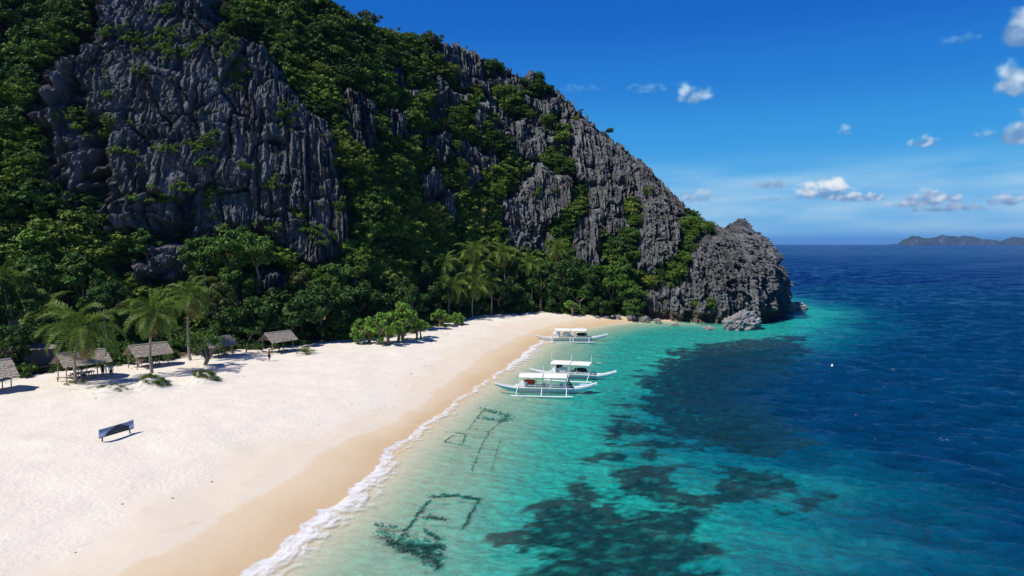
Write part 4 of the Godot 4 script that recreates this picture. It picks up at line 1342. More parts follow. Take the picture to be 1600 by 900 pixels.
# ------------------------------------------------------------------ huts
func thatch_slope(long: float, deep: float, seed_: int) -> ArrayMesh:
	# overlapping courses of palm thatch; ridge along x at z = 0, slope goes to +z and down
	var r := RandomNumberGenerator.new()
	r.seed = seed_
	var g := Bag.new()
	var courses := 9
	var n := 34
	for k in courses:
		var a := deep * k / courses
		var b := deep * (k + 1.45) / courses
		for i in n:
			var x0 := long * (float(i) / n - 0.5)
			var x1 := long * ((i + 1.0) / n - 0.5)
			var e := b + r.randf_range(-0.12, 0.08)
			var lift := 0.055 + r.randf_range(0.0, 0.05)
			var v := r.randf_range(0.72, 1.22)
			var col := Color(v, v * r.randf_range(0.96, 1.0), v * r.randf_range(0.9, 1.02))
			g.quad(Vector3(x0, 0.02, a), Vector3(x1, 0.02, a), Vector3(x1 + r.randf_range(-0.03, 0.05), lift, e), Vector3(x0, lift, e), col)
			g.quad(Vector3(x0, lift, e), Vector3(x1, lift, e), Vector3(x1, lift - 0.06, e - 0.03), Vector3(x0, lift - 0.06, e - 0.03), col)
	g.box(Transform3D(Basis(), Vector3(0, -0.03, deep * 0.5)), Vector3(long * 0.98, 0.05, deep * 0.98), Color(0.6, 0.55, 0.5))
	return g.mesh()


func rod(a: Vector3, b: Vector3, r: float, sides := 7) -> ArrayMesh:
	var g := Bag.new()
	g.tube([a, b], [r, r * 0.92], sides)
	return g.mesh()


func build_huts() -> void:
	# x, z, turn, length, depth, post height, label
	var huts := [
		[-35.9, -103.3, 0.95, 4.0, 2.9, 2.1, "rightmost thatched hut with a clear gable end by the standing man"],
		[-43.2, -98.6, 0.95, 3.8, 2.8, 2.0, "thatched hut behind the small spreading tree"],
		[-49.2, -91.0, 0.92, 4.4, 3.0, 2.0, "thatched hut behind the second palm's hanging fronds"],
		[-52.7, -82.4, 0.9, 4.7, 3.2, 2.2, "largest thatched hut behind the frontmost palm"],
		[-59.0, -74.2, 0.9, 5.6, 3.8, 2.1, "leftmost thatched hut cut by the picture's left edge"],
	]
	var n := 0
	for h in huts:
		n += 1
		var gy: float = ground(h[0], h[1]) - 0.05
		var o := thing("thatched_hut", Vector3(h[0], gy, h[1]), h[6], "hut", "open thatched huts along the back of the beach")
		o.rotation.y = h[2]
		var l: float = h[3]
		var d: float = h[4]
		var up: float = h[5]
		for sx in [-1, 0, 1]:
			for sz in [-1, 1]:
				if sx == 0 and l < 4.6:
					continue
				put("post", rod(Vector3(sx * l * 0.46, -0.4, sz * d * 0.42), Vector3(sx * l * 0.46, up, sz * d * 0.42), 0.065), M.bamboo, o)
		for sz in [-1, 1]:
			put("beam", rod(Vector3(-l * 0.5, up, sz * d * 0.42), Vector3(l * 0.5, up, sz * d * 0.42), 0.05), M.bamboo, o)
		for sx in [-1, 1]:
			put("tie_beam", rod(Vector3(sx * l * 0.46, up + 0.07, -d * 0.45), Vector3(sx * l * 0.46, up + 0.07, d * 0.45), 0.045), M.bamboo, o)
		var pitch := 0.60
		var deep := d * 0.62 / cos(pitch)
		var ridge := up + d * 0.5 * tan(pitch) + 0.02
		for s in 2:
			var roof := put("roof_slope", thatch_slope(l + 0.7, deep, 100 + n * 2 + s), M.thatch, o, Vector3(0, ridge, 0))
			roof.rotation_order = EULER_ORDER_YXZ
			roof.rotation = Vector3(pitch, PI * s, 0)
		for sx in [-1, 1]:
			for sz in [-1, 1]:
				put("rafter", rod(Vector3(sx * (l * 0.5 + 0.22), ridge - 0.09, 0), Vector3(sx * (l * 0.5 + 0.22), ridge - 0.09 - d * 0.58 * tan(pitch), sz * d * 0.58), 0.035, 5), M.bamboo, o)
		put("ridge_cap", rod(Vector3(-l * 0.5 - 0.3, ridge + 0.06, 0), Vector3(l * 0.5 + 0.3, ridge + 0.06, 0), 0.11), M.thatch, o)
		# a table and two benches under each roof
		var place := ["rightmost hut", "hut behind the spreading tree", "hut behind the second palm", "largest hut", "leftmost hut"][n - 1] as String
		var turn := Basis(Vector3.UP, h[2])
		var t := thing("picnic_table", Vector3(h[0], gy, h[1]), "plain wooden table in the shade of the " + place, "table", "tables under the huts")
		t.rotation.y = h[2]
		var g := Bag.new()
		g.box(Transform3D(Basis(), Vector3(0, 0.76, 0)), Vector3(l * 0.55, 0.06, 0.85))
		put("tabletop", g.mesh(), M.grey_wood, t)
		for sx in [-1, 1]:
			for sz in [-1, 1]:
				put("leg", rod(Vector3(sx * l * 0.24, -0.1, sz * 0.33), Vector3(sx * l * 0.24, 0.74, sz * 0.33), 0.045, 6), M.grey_wood, t)
		for s in [-1.0, 1.0]:
			var b := thing("bench", Vector3(h[0], gy, h[1]) + turn * Vector3(0, 0, 0.95 * s), "wooden bench on the " + ("sea" if s > 0 else "jungle") + " side of the table in the " + place, "bench", "benches under the huts")
			b.rotation.y = h[2]
			g = Bag.new()
			g.box(Transform3D(Basis(), Vector3(0, 0.45, 0)), Vector3(l * 0.55, 0.05, 0.32))
			put("seat", g.mesh(), M.grey_wood, b)
			for sx in [-1, 1]:
				g = Bag.new()
				g.box(Transform3D(Basis(), Vector3(sx * l * 0.22, 0.16, 0)), Vector3(0.07, 0.56, 0.26))
				put("leg", g.mesh(), M.grey_wood, b)
	# the bench standing out in the sun by the largest hut
	var b := thing("bench", Vector3(-53.6, ground(-53.6, -80.6), -80.6), "sunlit wooden bench left of the frontmost palm at the largest hut's edge", "bench", "")
	b.rotation.y = 0.4
	var g := Bag.new()
	g.box(Transform3D(Basis(), Vector3(0, 0.48, 0)), Vector3(1.9, 0.06, 0.45))
	put("seat", g.mesh(), M.bamboo, b)
	for sx in [-1, 1]:
		for sz in [-1, 1]:
			put("leg", rod(Vector3(sx * 0.8, -0.1, sz * 0.17), Vector3(sx * 0.8, 0.46, sz * 0.17), 0.04, 6), M.bamboo, b)
	# a low board shack in the shade
	var s := thing("board_shack", Vector3(-63.2, ground(-63.2, -90.0), -90.0), "small grey board shack in the shade between the two left huts", "shack")
	s.rotation.y = 0.45
	for k in 9:
		g = Bag.new()
		g.box(Transform3D(Basis(), Vector3(-1.6 + k * 0.4, 1.0, 1.2 + 0.012 * (k % 2))), Vector3(0.385, 2.1 + 0.05 * (k % 3), 0.04))
		put("plank", g.mesh(), M.grey_wood, s)
	for sx in [-1, 1]:
		g = Bag.new()
		g.box(Transform3D(Basis(), Vector3(sx * 1.8, 1.0, 0)), Vector3(0.05, 2.1, 2.35))
		put("side_wall", g.mesh(), M.grey_wood, s)
	var sr := put("roof", thatch_slope(4.2, 3.2, 140), M.thatch, s, Vector3(0, 2.75, -1.4))
	sr.rotation.x = 0.22
	# thin poles on the sand
	var at := [[-40.6, -97.2, 2.5, "thin bare pole standing on the sand left of the walking man"], [-31.6, -102.6, 0.8, "short stump beside the young trunkless palm"]]
	for a in at:
		var y := ground(a[0], a[1])
		tag(put("wooden_pole", rod(Vector3(0, -0.4, 0), Vector3(0.05, a[2], 0), 0.05), M.bamboo, self, Vector3(a[0], y, a[1])), a[3], "pole")


# ------------------------------------------------------------------ boats
func loft(sections: Array) -> ArrayMesh:
	var g := Bag.new()
	for i in sections.size() - 1:
		var a: Array = sections[i]
		var b: Array = sections[i + 1]
		for k in a.size() - 1:
			g.quad(a[k], a[k + 1], b[k + 1], b[k])
	return g.mesh()


func hull_half(u: float) -> float:
	return 0.50 * pow(maxf(1.0 - pow(absf(u), 2.4), 0.0), 0.8) + 0.03


func sheer(u: float) -> float:
	return 0.52 + 0.62 * pow(absf(u), 3.0) * (1.15 if u > 0 else 0.9)


func boat(at: Vector3, turn: float, l: float, roof_from: float, roof_to: float, label: String, stern: Material, beams: Array) -> Node3D:
	var o := thing("outrigger_boat", at, label, "boat", "outrigger boats moored off the sand")
	o.rotation.y = turn
	var h := l * 0.5
	var n := 36
	var body := []
	var stern_end := []
	var inner := []
	var rail := []
	for i in n + 1:
		var u := -1.0 + 2.0 * i / n
		var w := hull_half(u)
		var y := sheer(u)
		var keel := -0.32 + 1.15 * pow(absf(u), 3.0)
		var x := u * h
		var ring := []
		for k in 9:
			var q := -1.0 + k / 4.0
			ring.append(Vector3(x, lerpf(keel, y, pow(absf(q), 1.7)), w * signf(q) * pow(absf(q), 0.8)))
		if i <= 9:
			stern_end.append(ring)
		if i >= 9:
			body.append(ring)
		inner.append([Vector3(x, y - 0.16, w * 0.94), Vector3(x, y - 0.20, 0), Vector3(x, y - 0.16, -w * 0.94)])
		rail.append([Vector3(x, y - 0.14, w + 0.035), Vector3(x, y + 0.03, w + 0.035), Vector3(x, y + 0.03, w - 0.06), Vector3(x, y - 0.14, w - 0.06)])
	put("hull", loft(body), M.boat_hull, o)
	put("stern", loft(stern_end), stern, o)
	put("deck", loft(inner), M.boat_deck, o)
	for s in [1.0, -1.0]:
		var r2 := []
		for q in rail:
			var ring := []
			for p in q:
				ring.append(Vector3(p.x, p.y, p.z * s))
			ring.append(ring[0])
			r2.append(ring)
		put("gunwale", loft(r2), M.boat_white, o)
	# a white fore deck that rises to the bow
	var fore := []
	for i in 13:
		var u := 0.60 + 0.44 * i / 12.0
		var w := hull_half(minf(u, 1.0)) + 0.05
		var y := sheer(minf(u, 1.0)) + 0.05 + maxf(u - 1.0, 0.0) * 1.4
		fore.append([Vector3(u * h, y - 0.22, w), Vector3(u * h, y, w), Vector3(u * h, y + 0.06, 0), Vector3(u * h, y, -w), Vector3(u * h, y - 0.22, -w), Vector3(u * h, y - 0.22, w)])
	put("fore_deck", loft(fore), M.boat_white, o)
	# side decks carried by the outrigger arms
	var mid := (roof_from + roof_to) * 0.5
	var half := (roof_to - roof_from) * 0.5
	for s in [-1, 1]:
		var g := Bag.new()
		g.box(Transform3D(Basis(), Vector3(mid * h, 0.70, s * 0.82)), Vector3((half * 2 + 0.22) * h, 0.05, 0.5))
		put("side_deck", g.mesh(), M.boat_white, o)
	# canopy of two white sheets over posts
	var roof_y := 2.28
	for part in 2:
		var a := lerpf(roof_from, roof_to, part * 0.5 + (0.012 if part else 0.0))
		var b := lerpf(roof_from, roof_to, part * 0.5 + (0.5 if part else 0.488))
		var sh := []
		for i in 9:
			var x := lerpf(a, b, i / 8.0) * h
			var ring := []
			for k in 9:
				var q := -1.0 + k / 4.0
				ring.append(Vector3(x, roof_y - 0.20 * q * q + 0.025 * sin(i * 2.1 + k), q * 1.45))
			for k in 9:
				var q := 1.0 - k / 4.0
				ring.append(Vector3(x, roof_y - 0.05 - 0.20 * q * q, q * 1.43))
			ring.append(ring[0])
			sh.append(ring)
		put("canopy", loft(sh), M.canvas, o)
	for k in 4:
		for s in [-1, 1]:
			var x := lerpf(roof_from + 0.02, roof_to - 0.02, k / 3.0) * h
			put("canopy_post", rod(Vector3(x, 0.55, s * 1.02), Vector3(x, roof_y - 0.10, s * 1.02), 0.03, 6), M.boat_white, o)
	for k in 3:
		var x := lerpf(roof_from - 0.01, roof_to + 0.02, k / 2.0) * h
		put("mast", rod(Vector3(x, 0.5, 0.25), Vector3(x, 3.35, 0.25), 0.04, 6), M.boat_white, o)
	# outrigger arms arch over the hull down to a float on each side
	for bx in beams:
		var pts := []
		var radii := []
		for k in 21:
			var q := -1.0 + k / 10.0
			pts.append(Vector3(bx * h, 0.80 - 0.66 * pow(absf(q), 4.0), q * 3.1))
			radii.append(0.055)
		var g := Bag.new()
		g.tube(pts, radii, 7)
		put("outrigger_arm", g.mesh(), M.boat_white, o)
	for s in [-1, 1]:
		var pts := []
		var radii := []
		for k in 17:
			var q := k / 16.0
			pts.append(Vector3(lerpf(beams.min() - 0.10, beams.max() + 0.12, q) * h, 0.12 + 0.18 * pow(maxf(q - 0.8, 0.0) * 5.0, 2.0) * 0.4, s * 3.1))
			radii.append(0.085)
		var g := Bag.new()
		g.tube(pts, radii, 8)
		put("outrigger_float", g.mesh(), M.boat_white, o)
	# seats along the deck and an engine box
	for k in 3:
		var g := Bag.new()
		g.box(Transform3D(Basis(), Vector3(lerpf(roof_from + 0.12, roof_to - 0.12, k / 2.0) * h, 0.95, 0)), Vector3(0.4, 0.06, 1.5))
		put("thwart", g.mesh(), M.boat_deck, o)
	var g := Bag.new()
	g.box(Transform3D(Basis(), Vector3((roof_from + 0.08) * h, 1.02, 0)), Vector3(0.9, 0.55, 0.8))
	put("engine_box", g.mesh(), M.boat_white, o)
	return o


func bundle(called: String, at: Vector3, size: Vector3, material: Material, seed_: int, label: String, category: String) -> MeshInstance3D:
	# a soft heap: a rounded block with folds
	var n := noise(seed_, 3)
	var v := PackedVector3Array()
	for i in 19:
		for j in 11:
			var a := -TAU * i / 18.0
			var e := -PI / 2 + PI * j / 10.0
			var d := Vector3(cos(a) * cos(e), sin(e), sin(a) * cos(e))
			var q := Vector3(signf(d.x) * pow(absf(d.x), 0.6), signf(d.y) * pow(absf(d.y), 0.6), signf(d.z) * pow(absf(d.z), 0.6))
			v.append(q * (1.0 + 0.22 * n.get_noise_3dv(d * 2.5)) * size * 0.5)
	var o := put(called, sheet(v, 19, 11), material, self, at + Vector3(0, size.y * 0.45, 0))
	tag(o, label, category)
	return o


func build_boats() -> void:
	# nearest: stern towards the sand at left, bow out to sea
	boat(Vector3(4.0, 0, -83.9), -0.12, 12.6, -0.48, 0.46, "nearest white outrigger boat with a turquoise stern", M.boat_aqua, [-0.50, -0.02, 0.46])
	boat(Vector3(8.2, 0, -92.9), -0.30, 12.0, -0.44, 0.46, "middle white outrigger boat just behind the nearest one", M.boat_white, [-0.42, 0.02, 0.46])
	boat(Vector3(11.2, 0, -129.2), -0.05, 13.6, -0.44, 0.44, "farthest white outrigger boat at the head of the cove", M.boat_white, [-0.52, -0.02, 0.06, 0.50])
	bundle("life_vests", Vector3(2.2, 0.98, -84.2), Vector3(1.5, 0.55, 0.7), M.red_cloth, 3, "heap of red life vests under the nearest boat's canopy", "life vests")
	bundle("blue_tarp", Vector3(9.0, 0.62, -83.6), Vector3(1.1, 0.5, 0.8), M.blue_cloth, 4, "crumpled blue tarpaulin on the nearest boat's fore part", "tarpaulin")
	bundle("dark_bag", Vector3(6.6, 0.98, -93.6), Vector3(0.9, 0.75, 0.6), M.dark_cloth, 5, "black bag under the rear canopy of the middle boat", "bag")
	bundle("luggage_heap", Vector3(9.4, 0.98, -92.5), Vector3(1.7, 0.5, 0.8), M.dark_cloth, 6, "low dark heap of luggage amidships on the middle boat", "luggage")
	bundle("pale_cooler", Vector3(7.0, 0.98, -92.6), Vector3(1.1, 0.6, 0.6), M.pale_cloth, 9, "pale cooler box beside the black bag on the middle boat", "cooler")
	bundle("pale_seat_cover", Vector3(8.6, 0.98, -129.2), Vector3(1.4, 0.75, 0.7), M.pale_cloth, 7, "pale covered box, left of two, on the farthest boat", "box")
	bundle("pale_seat_cover", Vector3(10.4, 0.98, -129.0), Vector3(1.4, 0.75, 0.7), M.pale_cloth, 8, "pale covered box, right of two, on the farthest boat", "box")
	bundle("dark_tarp", Vector3(13.4, 0.95, -129.0), Vector3(2.0, 0.6, 0.7), M.dark_cloth, 10, "dark tarpaulin over gear near the farthest boat's bow", "tarpaulin")
	# mooring ropes from the sterns to the sand
	var ropes := [[Vector3(2.6, 1.0, -94.6), Vector3(-6.5, 0.9, -95.5), "thin rope from the middle boat's stern to the sand"], [Vector3(4.6, 1.1, -129.5), Vector3(-2.0, 1.2, -130.5), "thin rope from the farthest boat's stern to the sand"]]
	for r in ropes:
		var pts := []
		var radii := []
		for k in 13:
			var q := k / 12.0
			var p: Vector3 = r[0].lerp(r[1], q) - Vector3(0, 0.35 * sin(PI * q), 0)
			p.y = maxf(p.y, ground(p.x, p.z) + 0.03)
			pts.append(p)
			radii.append(0.02)
		var g := Bag.new()
		g.tube(pts, radii, 5)
		tag(put("mooring_rope", g.mesh(), M.rope), r[2], "rope", "mooring ropes")


# ------------------------------------------------------------------ sign, rocks, small things
func build_sign() -> void:
	# a long printed board: pale sky, dark island silhouette, a row of letters too small to read
	var im := Image.create(512, 128, false, Image.FORMAT_RGBA8)
	var n := noise(91, 4)
	for x in 512:
		var ridge := 40.0 + 66.0 * exp(-pow((x - 285.0) / 95.0, 2.0)) + 26.0 * smoothstep(90, 140, x) + n.get_noise_1d(x * 0.03) * 10.0
		ridge = ridge if x > 84 and x < 440 else 14.0 + n.get_noise_1d(x * 0.02) * 4.0
		for y in 128:
			var up := 128.0 - y
			var col := Color8(120, 152, 186).lerp(Color8(186, 208, 230), smoothstep(110.0, 30.0, up))
			if up < ridge:
				col = Color8(28, 40, 62).lerp(Color8(48, 70, 74), smoothstep(0.0, 0.5, n.get_noise_2d(x * 0.05, y * 0.05)))
			im.set_pixel(x, y, col)
	var r := RandomNumberGenerator.new()
	r.seed = 5
	for span in [[18, 215, Color8(38, 52, 70)], [345, 500, Color8(58, 84, 92)]]:
		var x: int = span[0]
		while x < span[1]:
			var w := r.randi_range(11, 15)
			im.fill_rect(Rect2i(x, 16, 4, 30), span[2])
			if r.randf() < 0.7:
				im.fill_rect(Rect2i(x + w - 4, 16, 4, 30), span[2])
			for bar in [16, 29, 42]:
				if r.randf() < 0.6:
					im.fill_rect(Rect2i(x, bar, w, 4), span[2])
			x += w + 7
	im.fill_rect(Rect2i(250, 92, 6, 14), Color8(200, 205, 210))
	im.fill_rect(Rect2i(262, 98, 70, 3), Color8(120, 130, 150))
	var m := mat("sign_print", Color.WHITE, 0.5, false, 0.4)
	m.albedo_texture = ImageTexture.create_from_image(im)
	var a := Vector3(-34.5, 0, -56.1)
	var b := Vector3(-33.5, 0, -58.8)
	var mid := (a + b) * 0.5
	mid.y = ground(mid.x, mid.z)
	var o := thing("beach_sign", mid, "long low printed sign board with a dark island picture on the open sand", "sign")
	o.rotation.y = atan2(-(b - a).z, (b - a).x)
	var l := 3.35
	var g := Bag.new()
	g.box(Transform3D(Basis(), Vector3(0, 0.80, 0)), Vector3(l, 0.74, 0.05), Color(0.3, 0.32, 0.36))
	put("board", g.mesh(), M.boat_white, o)
	var v := PackedVector3Array()
	var uv := PackedVector2Array()
	for i in 2:
		for j in 2:
			v.append(Vector3(l * (i - 0.5), 0.43 + 0.74 * j, 0.029))
			uv.append(Vector2(i, 1 - j))
	put("print", sheet(v, 2, 2, PackedColorArray(), uv), m, o)
	g = Bag.new()
	g.box(Transform3D(Basis(), Vector3(l * 0.435, 1.18, 0)), Vector3(0.44, 0.05, 0.05), Color(0.35, 0.4, 0.45))
	put("top_trim", g.mesh(), M.boat_white, o)
	for s in [-1, 1]:
		g = Bag.new()
		g.box(Transform3D(Basis(), Vector3(s * 1.33, 0.35, -0.07)), Vector3(0.09, 1.5, 0.08), Color(0.55, 0.5, 0.55))
		put("post", g.mesh(), M.grey_wood, o)


func boulder(size: Vector3, seed_: int, detail := 1.0) -> ArrayMesh:
	var big := noise(seed_, 2)
	var fine := noise(seed_ + 1, 4)
	var cell := noise(seed_ + 2, 1, FastNoiseLite.TYPE_CELLULAR)
	cell.cellular_return_type = FastNoiseLite.RETURN_DISTANCE2_SUB
	var nu := int(70 * detail) + 12
	var nv := int(40 * detail) + 8
	var v := PackedVector3Array()
	var c := PackedColorArray()
	for i in nu:
		for j in nv:
			var a := -TAU * i / (nu - 1.0)
			var e := -PI / 2 + PI * j / (nv - 1.0)
			var d := Vector3(cos(a) * cos(e), sin(e), sin(a) * cos(e))
			var q := cell.get_noise_3dv(d * 1.9) + 1.0
			var r := 1.0 + 0.30 * big.get_noise_3dv(d * 1.3) + 0.22 * fine.get_noise_3dv(d * 3.2) - 0.20 * smoothstep(0.22, 0.0, q)
			v.append(d * r * size * 0.5)
			var t := 1.0 + 0.45 * fine.get_noise_3dv(d * 4.0 + Vector3.ONE * 9)
			var col := Color(0.38, 0.37, 0.37) * t
			if v[-1].y < -0.12 * size.y:
				col = col.lerp(Color(0.34, 0.27, 0.18), 0.7)
			col.a = 1.0
			c.append(col)
	return sheet(v, nu, nv, c, PackedVector2Array(), true)


func build_rocks() -> void:
	# x, y, z, size, label
	var stones := [
		[49.8, 0.9, -146.5, Vector3(8.6, 5.6, 5.5), "large pale boulder leaning in the water in front of the headland"],
		[80.0, 0.6, -190.5, Vector3(6.5, 3.2, 4.5), "low brown rock off the headland's tip, farther out of two"],
		[76.0, 0.9, -187.0, Vector3(6.0, 4.0, 4.5), "brown rock at the headland's tip, nearer the cliff of two"],
		[42.6, 0.1, -146.5, Vector3(3.0, 1.2, 2.0), "small tan stone awash left of the large boulder"],
		[37.0, 0.1, -152.5, Vector3(2.2, 1.0, 1.6), "small dark stone awash below the headland's left half"],
		[34.5, 0.2, -160.0, Vector3(2.4, 1.3, 1.8), "tan stone at the waterline where sand meets headland"],
		[31.5, 0.5, -161.0, Vector3(2.6, 1.8, 2.0), "grey stone left of the tan waterline stone at the sand's end"],
		[28.5, 0.7, -162.4, Vector3(2.2, 1.6, 1.9), "grey stone under the lowest green tree at the sand's end"],
		[25.5, 0.8, -163.0, Vector3(1.8, 1.2, 1.5), "pale stone on the sand's far end, third from the right"],
		[22.8, 0.8, -162.2, Vector3(1.6, 1.0, 1.3), "pale stone on the sand's far end, fourth from the right"],
		[20.4, 0.9, -161.6, Vector3(1.5, 0.9, 1.2), "leftmost pale stone on the sand's far end"],
		[13.4, -0.12, -104.1, Vector3(1.5, 0.5, 0.7), "dark rock just awash behind the middle boat's bow"],
	]
	var n := 0
	for s in stones:
		n += 1
		var o := put("boulder", boulder(s[3], 200 + n * 5, 1.6 if s[3].x > 5 else 0.5), M.boulder if n < 12 else M.reef, self, Vector3(s[0], s[1], s[2]))
		o.rotation = Vector3(0.1, n * 1.3, 0.28 if n == 1 else 0.0)
		if n == 1:
			o.rotation.y = 0.35
		tag(o, s[4], "rock", "boulders by the headland" if n < 12 else "")


func build_small_things() -> void:
	var g := SphereMesh.new()
	g.radius = 0.18
	g.height = 0.42
	g.radial_segments = 20
	g.rings = 12
	var o := thing("buoy", Vector3(48.3, 0.0, -101.4), "small white buoy alone on the deep blue water", "buoy")
	put("float", g, M.white_plastic, o, Vector3(0, 0.14, 0))
	put("stem", rod(Vector3(0, 0.3, 0), Vector3(0, 0.48, 0), 0.035), M.white_plastic, o)
	# creeping grass on the sand mounds
	var blade := Bag.new()
	for k in 26:
		var a := rng.randf() * TAU
		var d := Vector3(cos(a), 0, sin(a))
		var p := Vector3(rng.randfn() * 0.16, 0, rng.randfn() * 0.16)
		var h := rng.randf_range(0.12, 0.34)
		var side := Vector3(-d.z, 0, d.x) * 0.03
		blade.tri(p - side, p + d * h * 0.7 + Vector3(0, h, 0), p + side, Color.WHITE * rng.randf_range(0.7, 1.3))
	var spots := []
	for m in [mounds[1], mounds[2], mounds[3], mounds[0]]:
		for k in (130 if m[3] > 1.0 else 30):
			var a := rng.randf() * TAU
			var q = sqrt(rng.randf()) * m[2] * (0.62 if m[3] > 0.8 else 0.6)
			var x: float = m[0] + cos(a) * q * 1.2 + (0.5 if m[3] > 1.0 else 0.0)
			var z: float = m[1] + sin(a) * q - 0.15
			if bump_fine.get_noise_2d(x * 1.2, z * 1.2) < -0.12:
				continue
			var dry := rng.randf()
			spots.append([Transform3D(Basis(Vector3.UP, rng.randf() * TAU).scaled(Vector3.ONE * rng.randf_range(0.6, 1.3)), Vector3(x, ground(x, z) - 0.02, z)), Color(0.7, 1.0, 0.6).lerp(Color(2.2, 1.5, 1.0), dry * (0.6 if m[3] > 0.8 else 1.0))])
	many("dune_grass", blade.mesh(), M.grass, spots, "creeping grass on the low sand mounds before the palms", "grass")
	# scraps of driftwood and leaf along the old tide line
	var scrap := Bag.new()
	scrap.box(Transform3D(Basis(Vector3.UP, 0.3), Vector3(0, 0.03, 0)), Vector3(0.35, 0.04, 0.06))
	scrap.box(Transform3D(Basis(Vector3.UP, 1.2), Vector3(0.1, 0.03, 0.08)), Vector3(0.2, 0.03, 0.05))
	spots = []
	while spots.size() < 150:
		var x := rng.randf_range(-62.0, 12.0)
		var z := rng.randf_range(-155.0, -36.0)
		var d := shore_map.at(x, z)
		var p := plant_map.at(x, z)
		var odds := 0.6 if p > -5.0 else 0.22 if absf(d - 9.0) < 0.9 else 0.01
		if d > 5.0 and p < 1.0 and rng.randf() < odds:
			spots.append([Transform3D(Basis(Vector3.UP, rng.randf() * TAU).scaled(Vector3.ONE * rng.randf_range(0.25, 0.85)), Vector3(x, ground(x, z), z)), Color.WHITE * rng.randf_range(0.9, 2.2)])
	many("beach_litter", scrap.mesh(), M.litter, spots, "scraps of driftwood and dry leaves scattered on the sand", "driftwood")


func build_islands() -> void:
	# far islands on the horizon: middle x, z, half length, half depth, height
	var far := [[5150.0, -8600.0, 235.0, 200.0, 122.0], [6010.0, -9400.0, 560.0, 260.0, 138.0], [6350.0, -9150.0, 240.0, 200.0, 88.0], [6520.0, -8800.0, 170.0, 180.0, 118.0], [7400.0, -10500.0, 1000.0, 260.0, 66.0], [5900.0, -10300.0, 180.0, 120.0, 30.0], [7700.0, -9300.0, 800.0, 300.0, 130.0]]
	var n := 0
	for f in far:
		n += 1
		var big := noise(300 + n, 4)
		var v := PackedVector3Array()
		var c := PackedColorArray()
		for i in 90:
			for j in 28:
				var u := -1.0 + 2.0 * i / 89.0
				var w := -1.0 + 2.0 * j / 27.0
				var q := maxf(1.0 - u * u * u * u * 0.6 - u * u * 0.4 - w * w, 0.0)
				var y: float = pow(q, 0.6) * f[4] * 0.86 * (0.92 + 0.55 * big.get_noise_2d(u * 1.5, w * 0.8) + 0.1 * big.get_noise_2d(u * 6.0, w * 4.0))
				v.append(Vector3(u * f[2], y - 3.0, -w * f[3]))
				var cliff := smoothstep(0.05, 0.4, big.get_noise_2d(u * 5.0 + 9.0, w * 3.0)) * smoothstep(0.2, -0.6, w)
				var col := Color(0.042, 0.062, 0.036).lerp(Color(0.13, 0.125, 0.115), cliff * 0.6)
				c.append(col)
		var o := put("island", sheet(v, 90, 28, c), M.far_land, self, Vector3(f[0], 0, f[1]))
		tag(o, "", "", "", "structure")


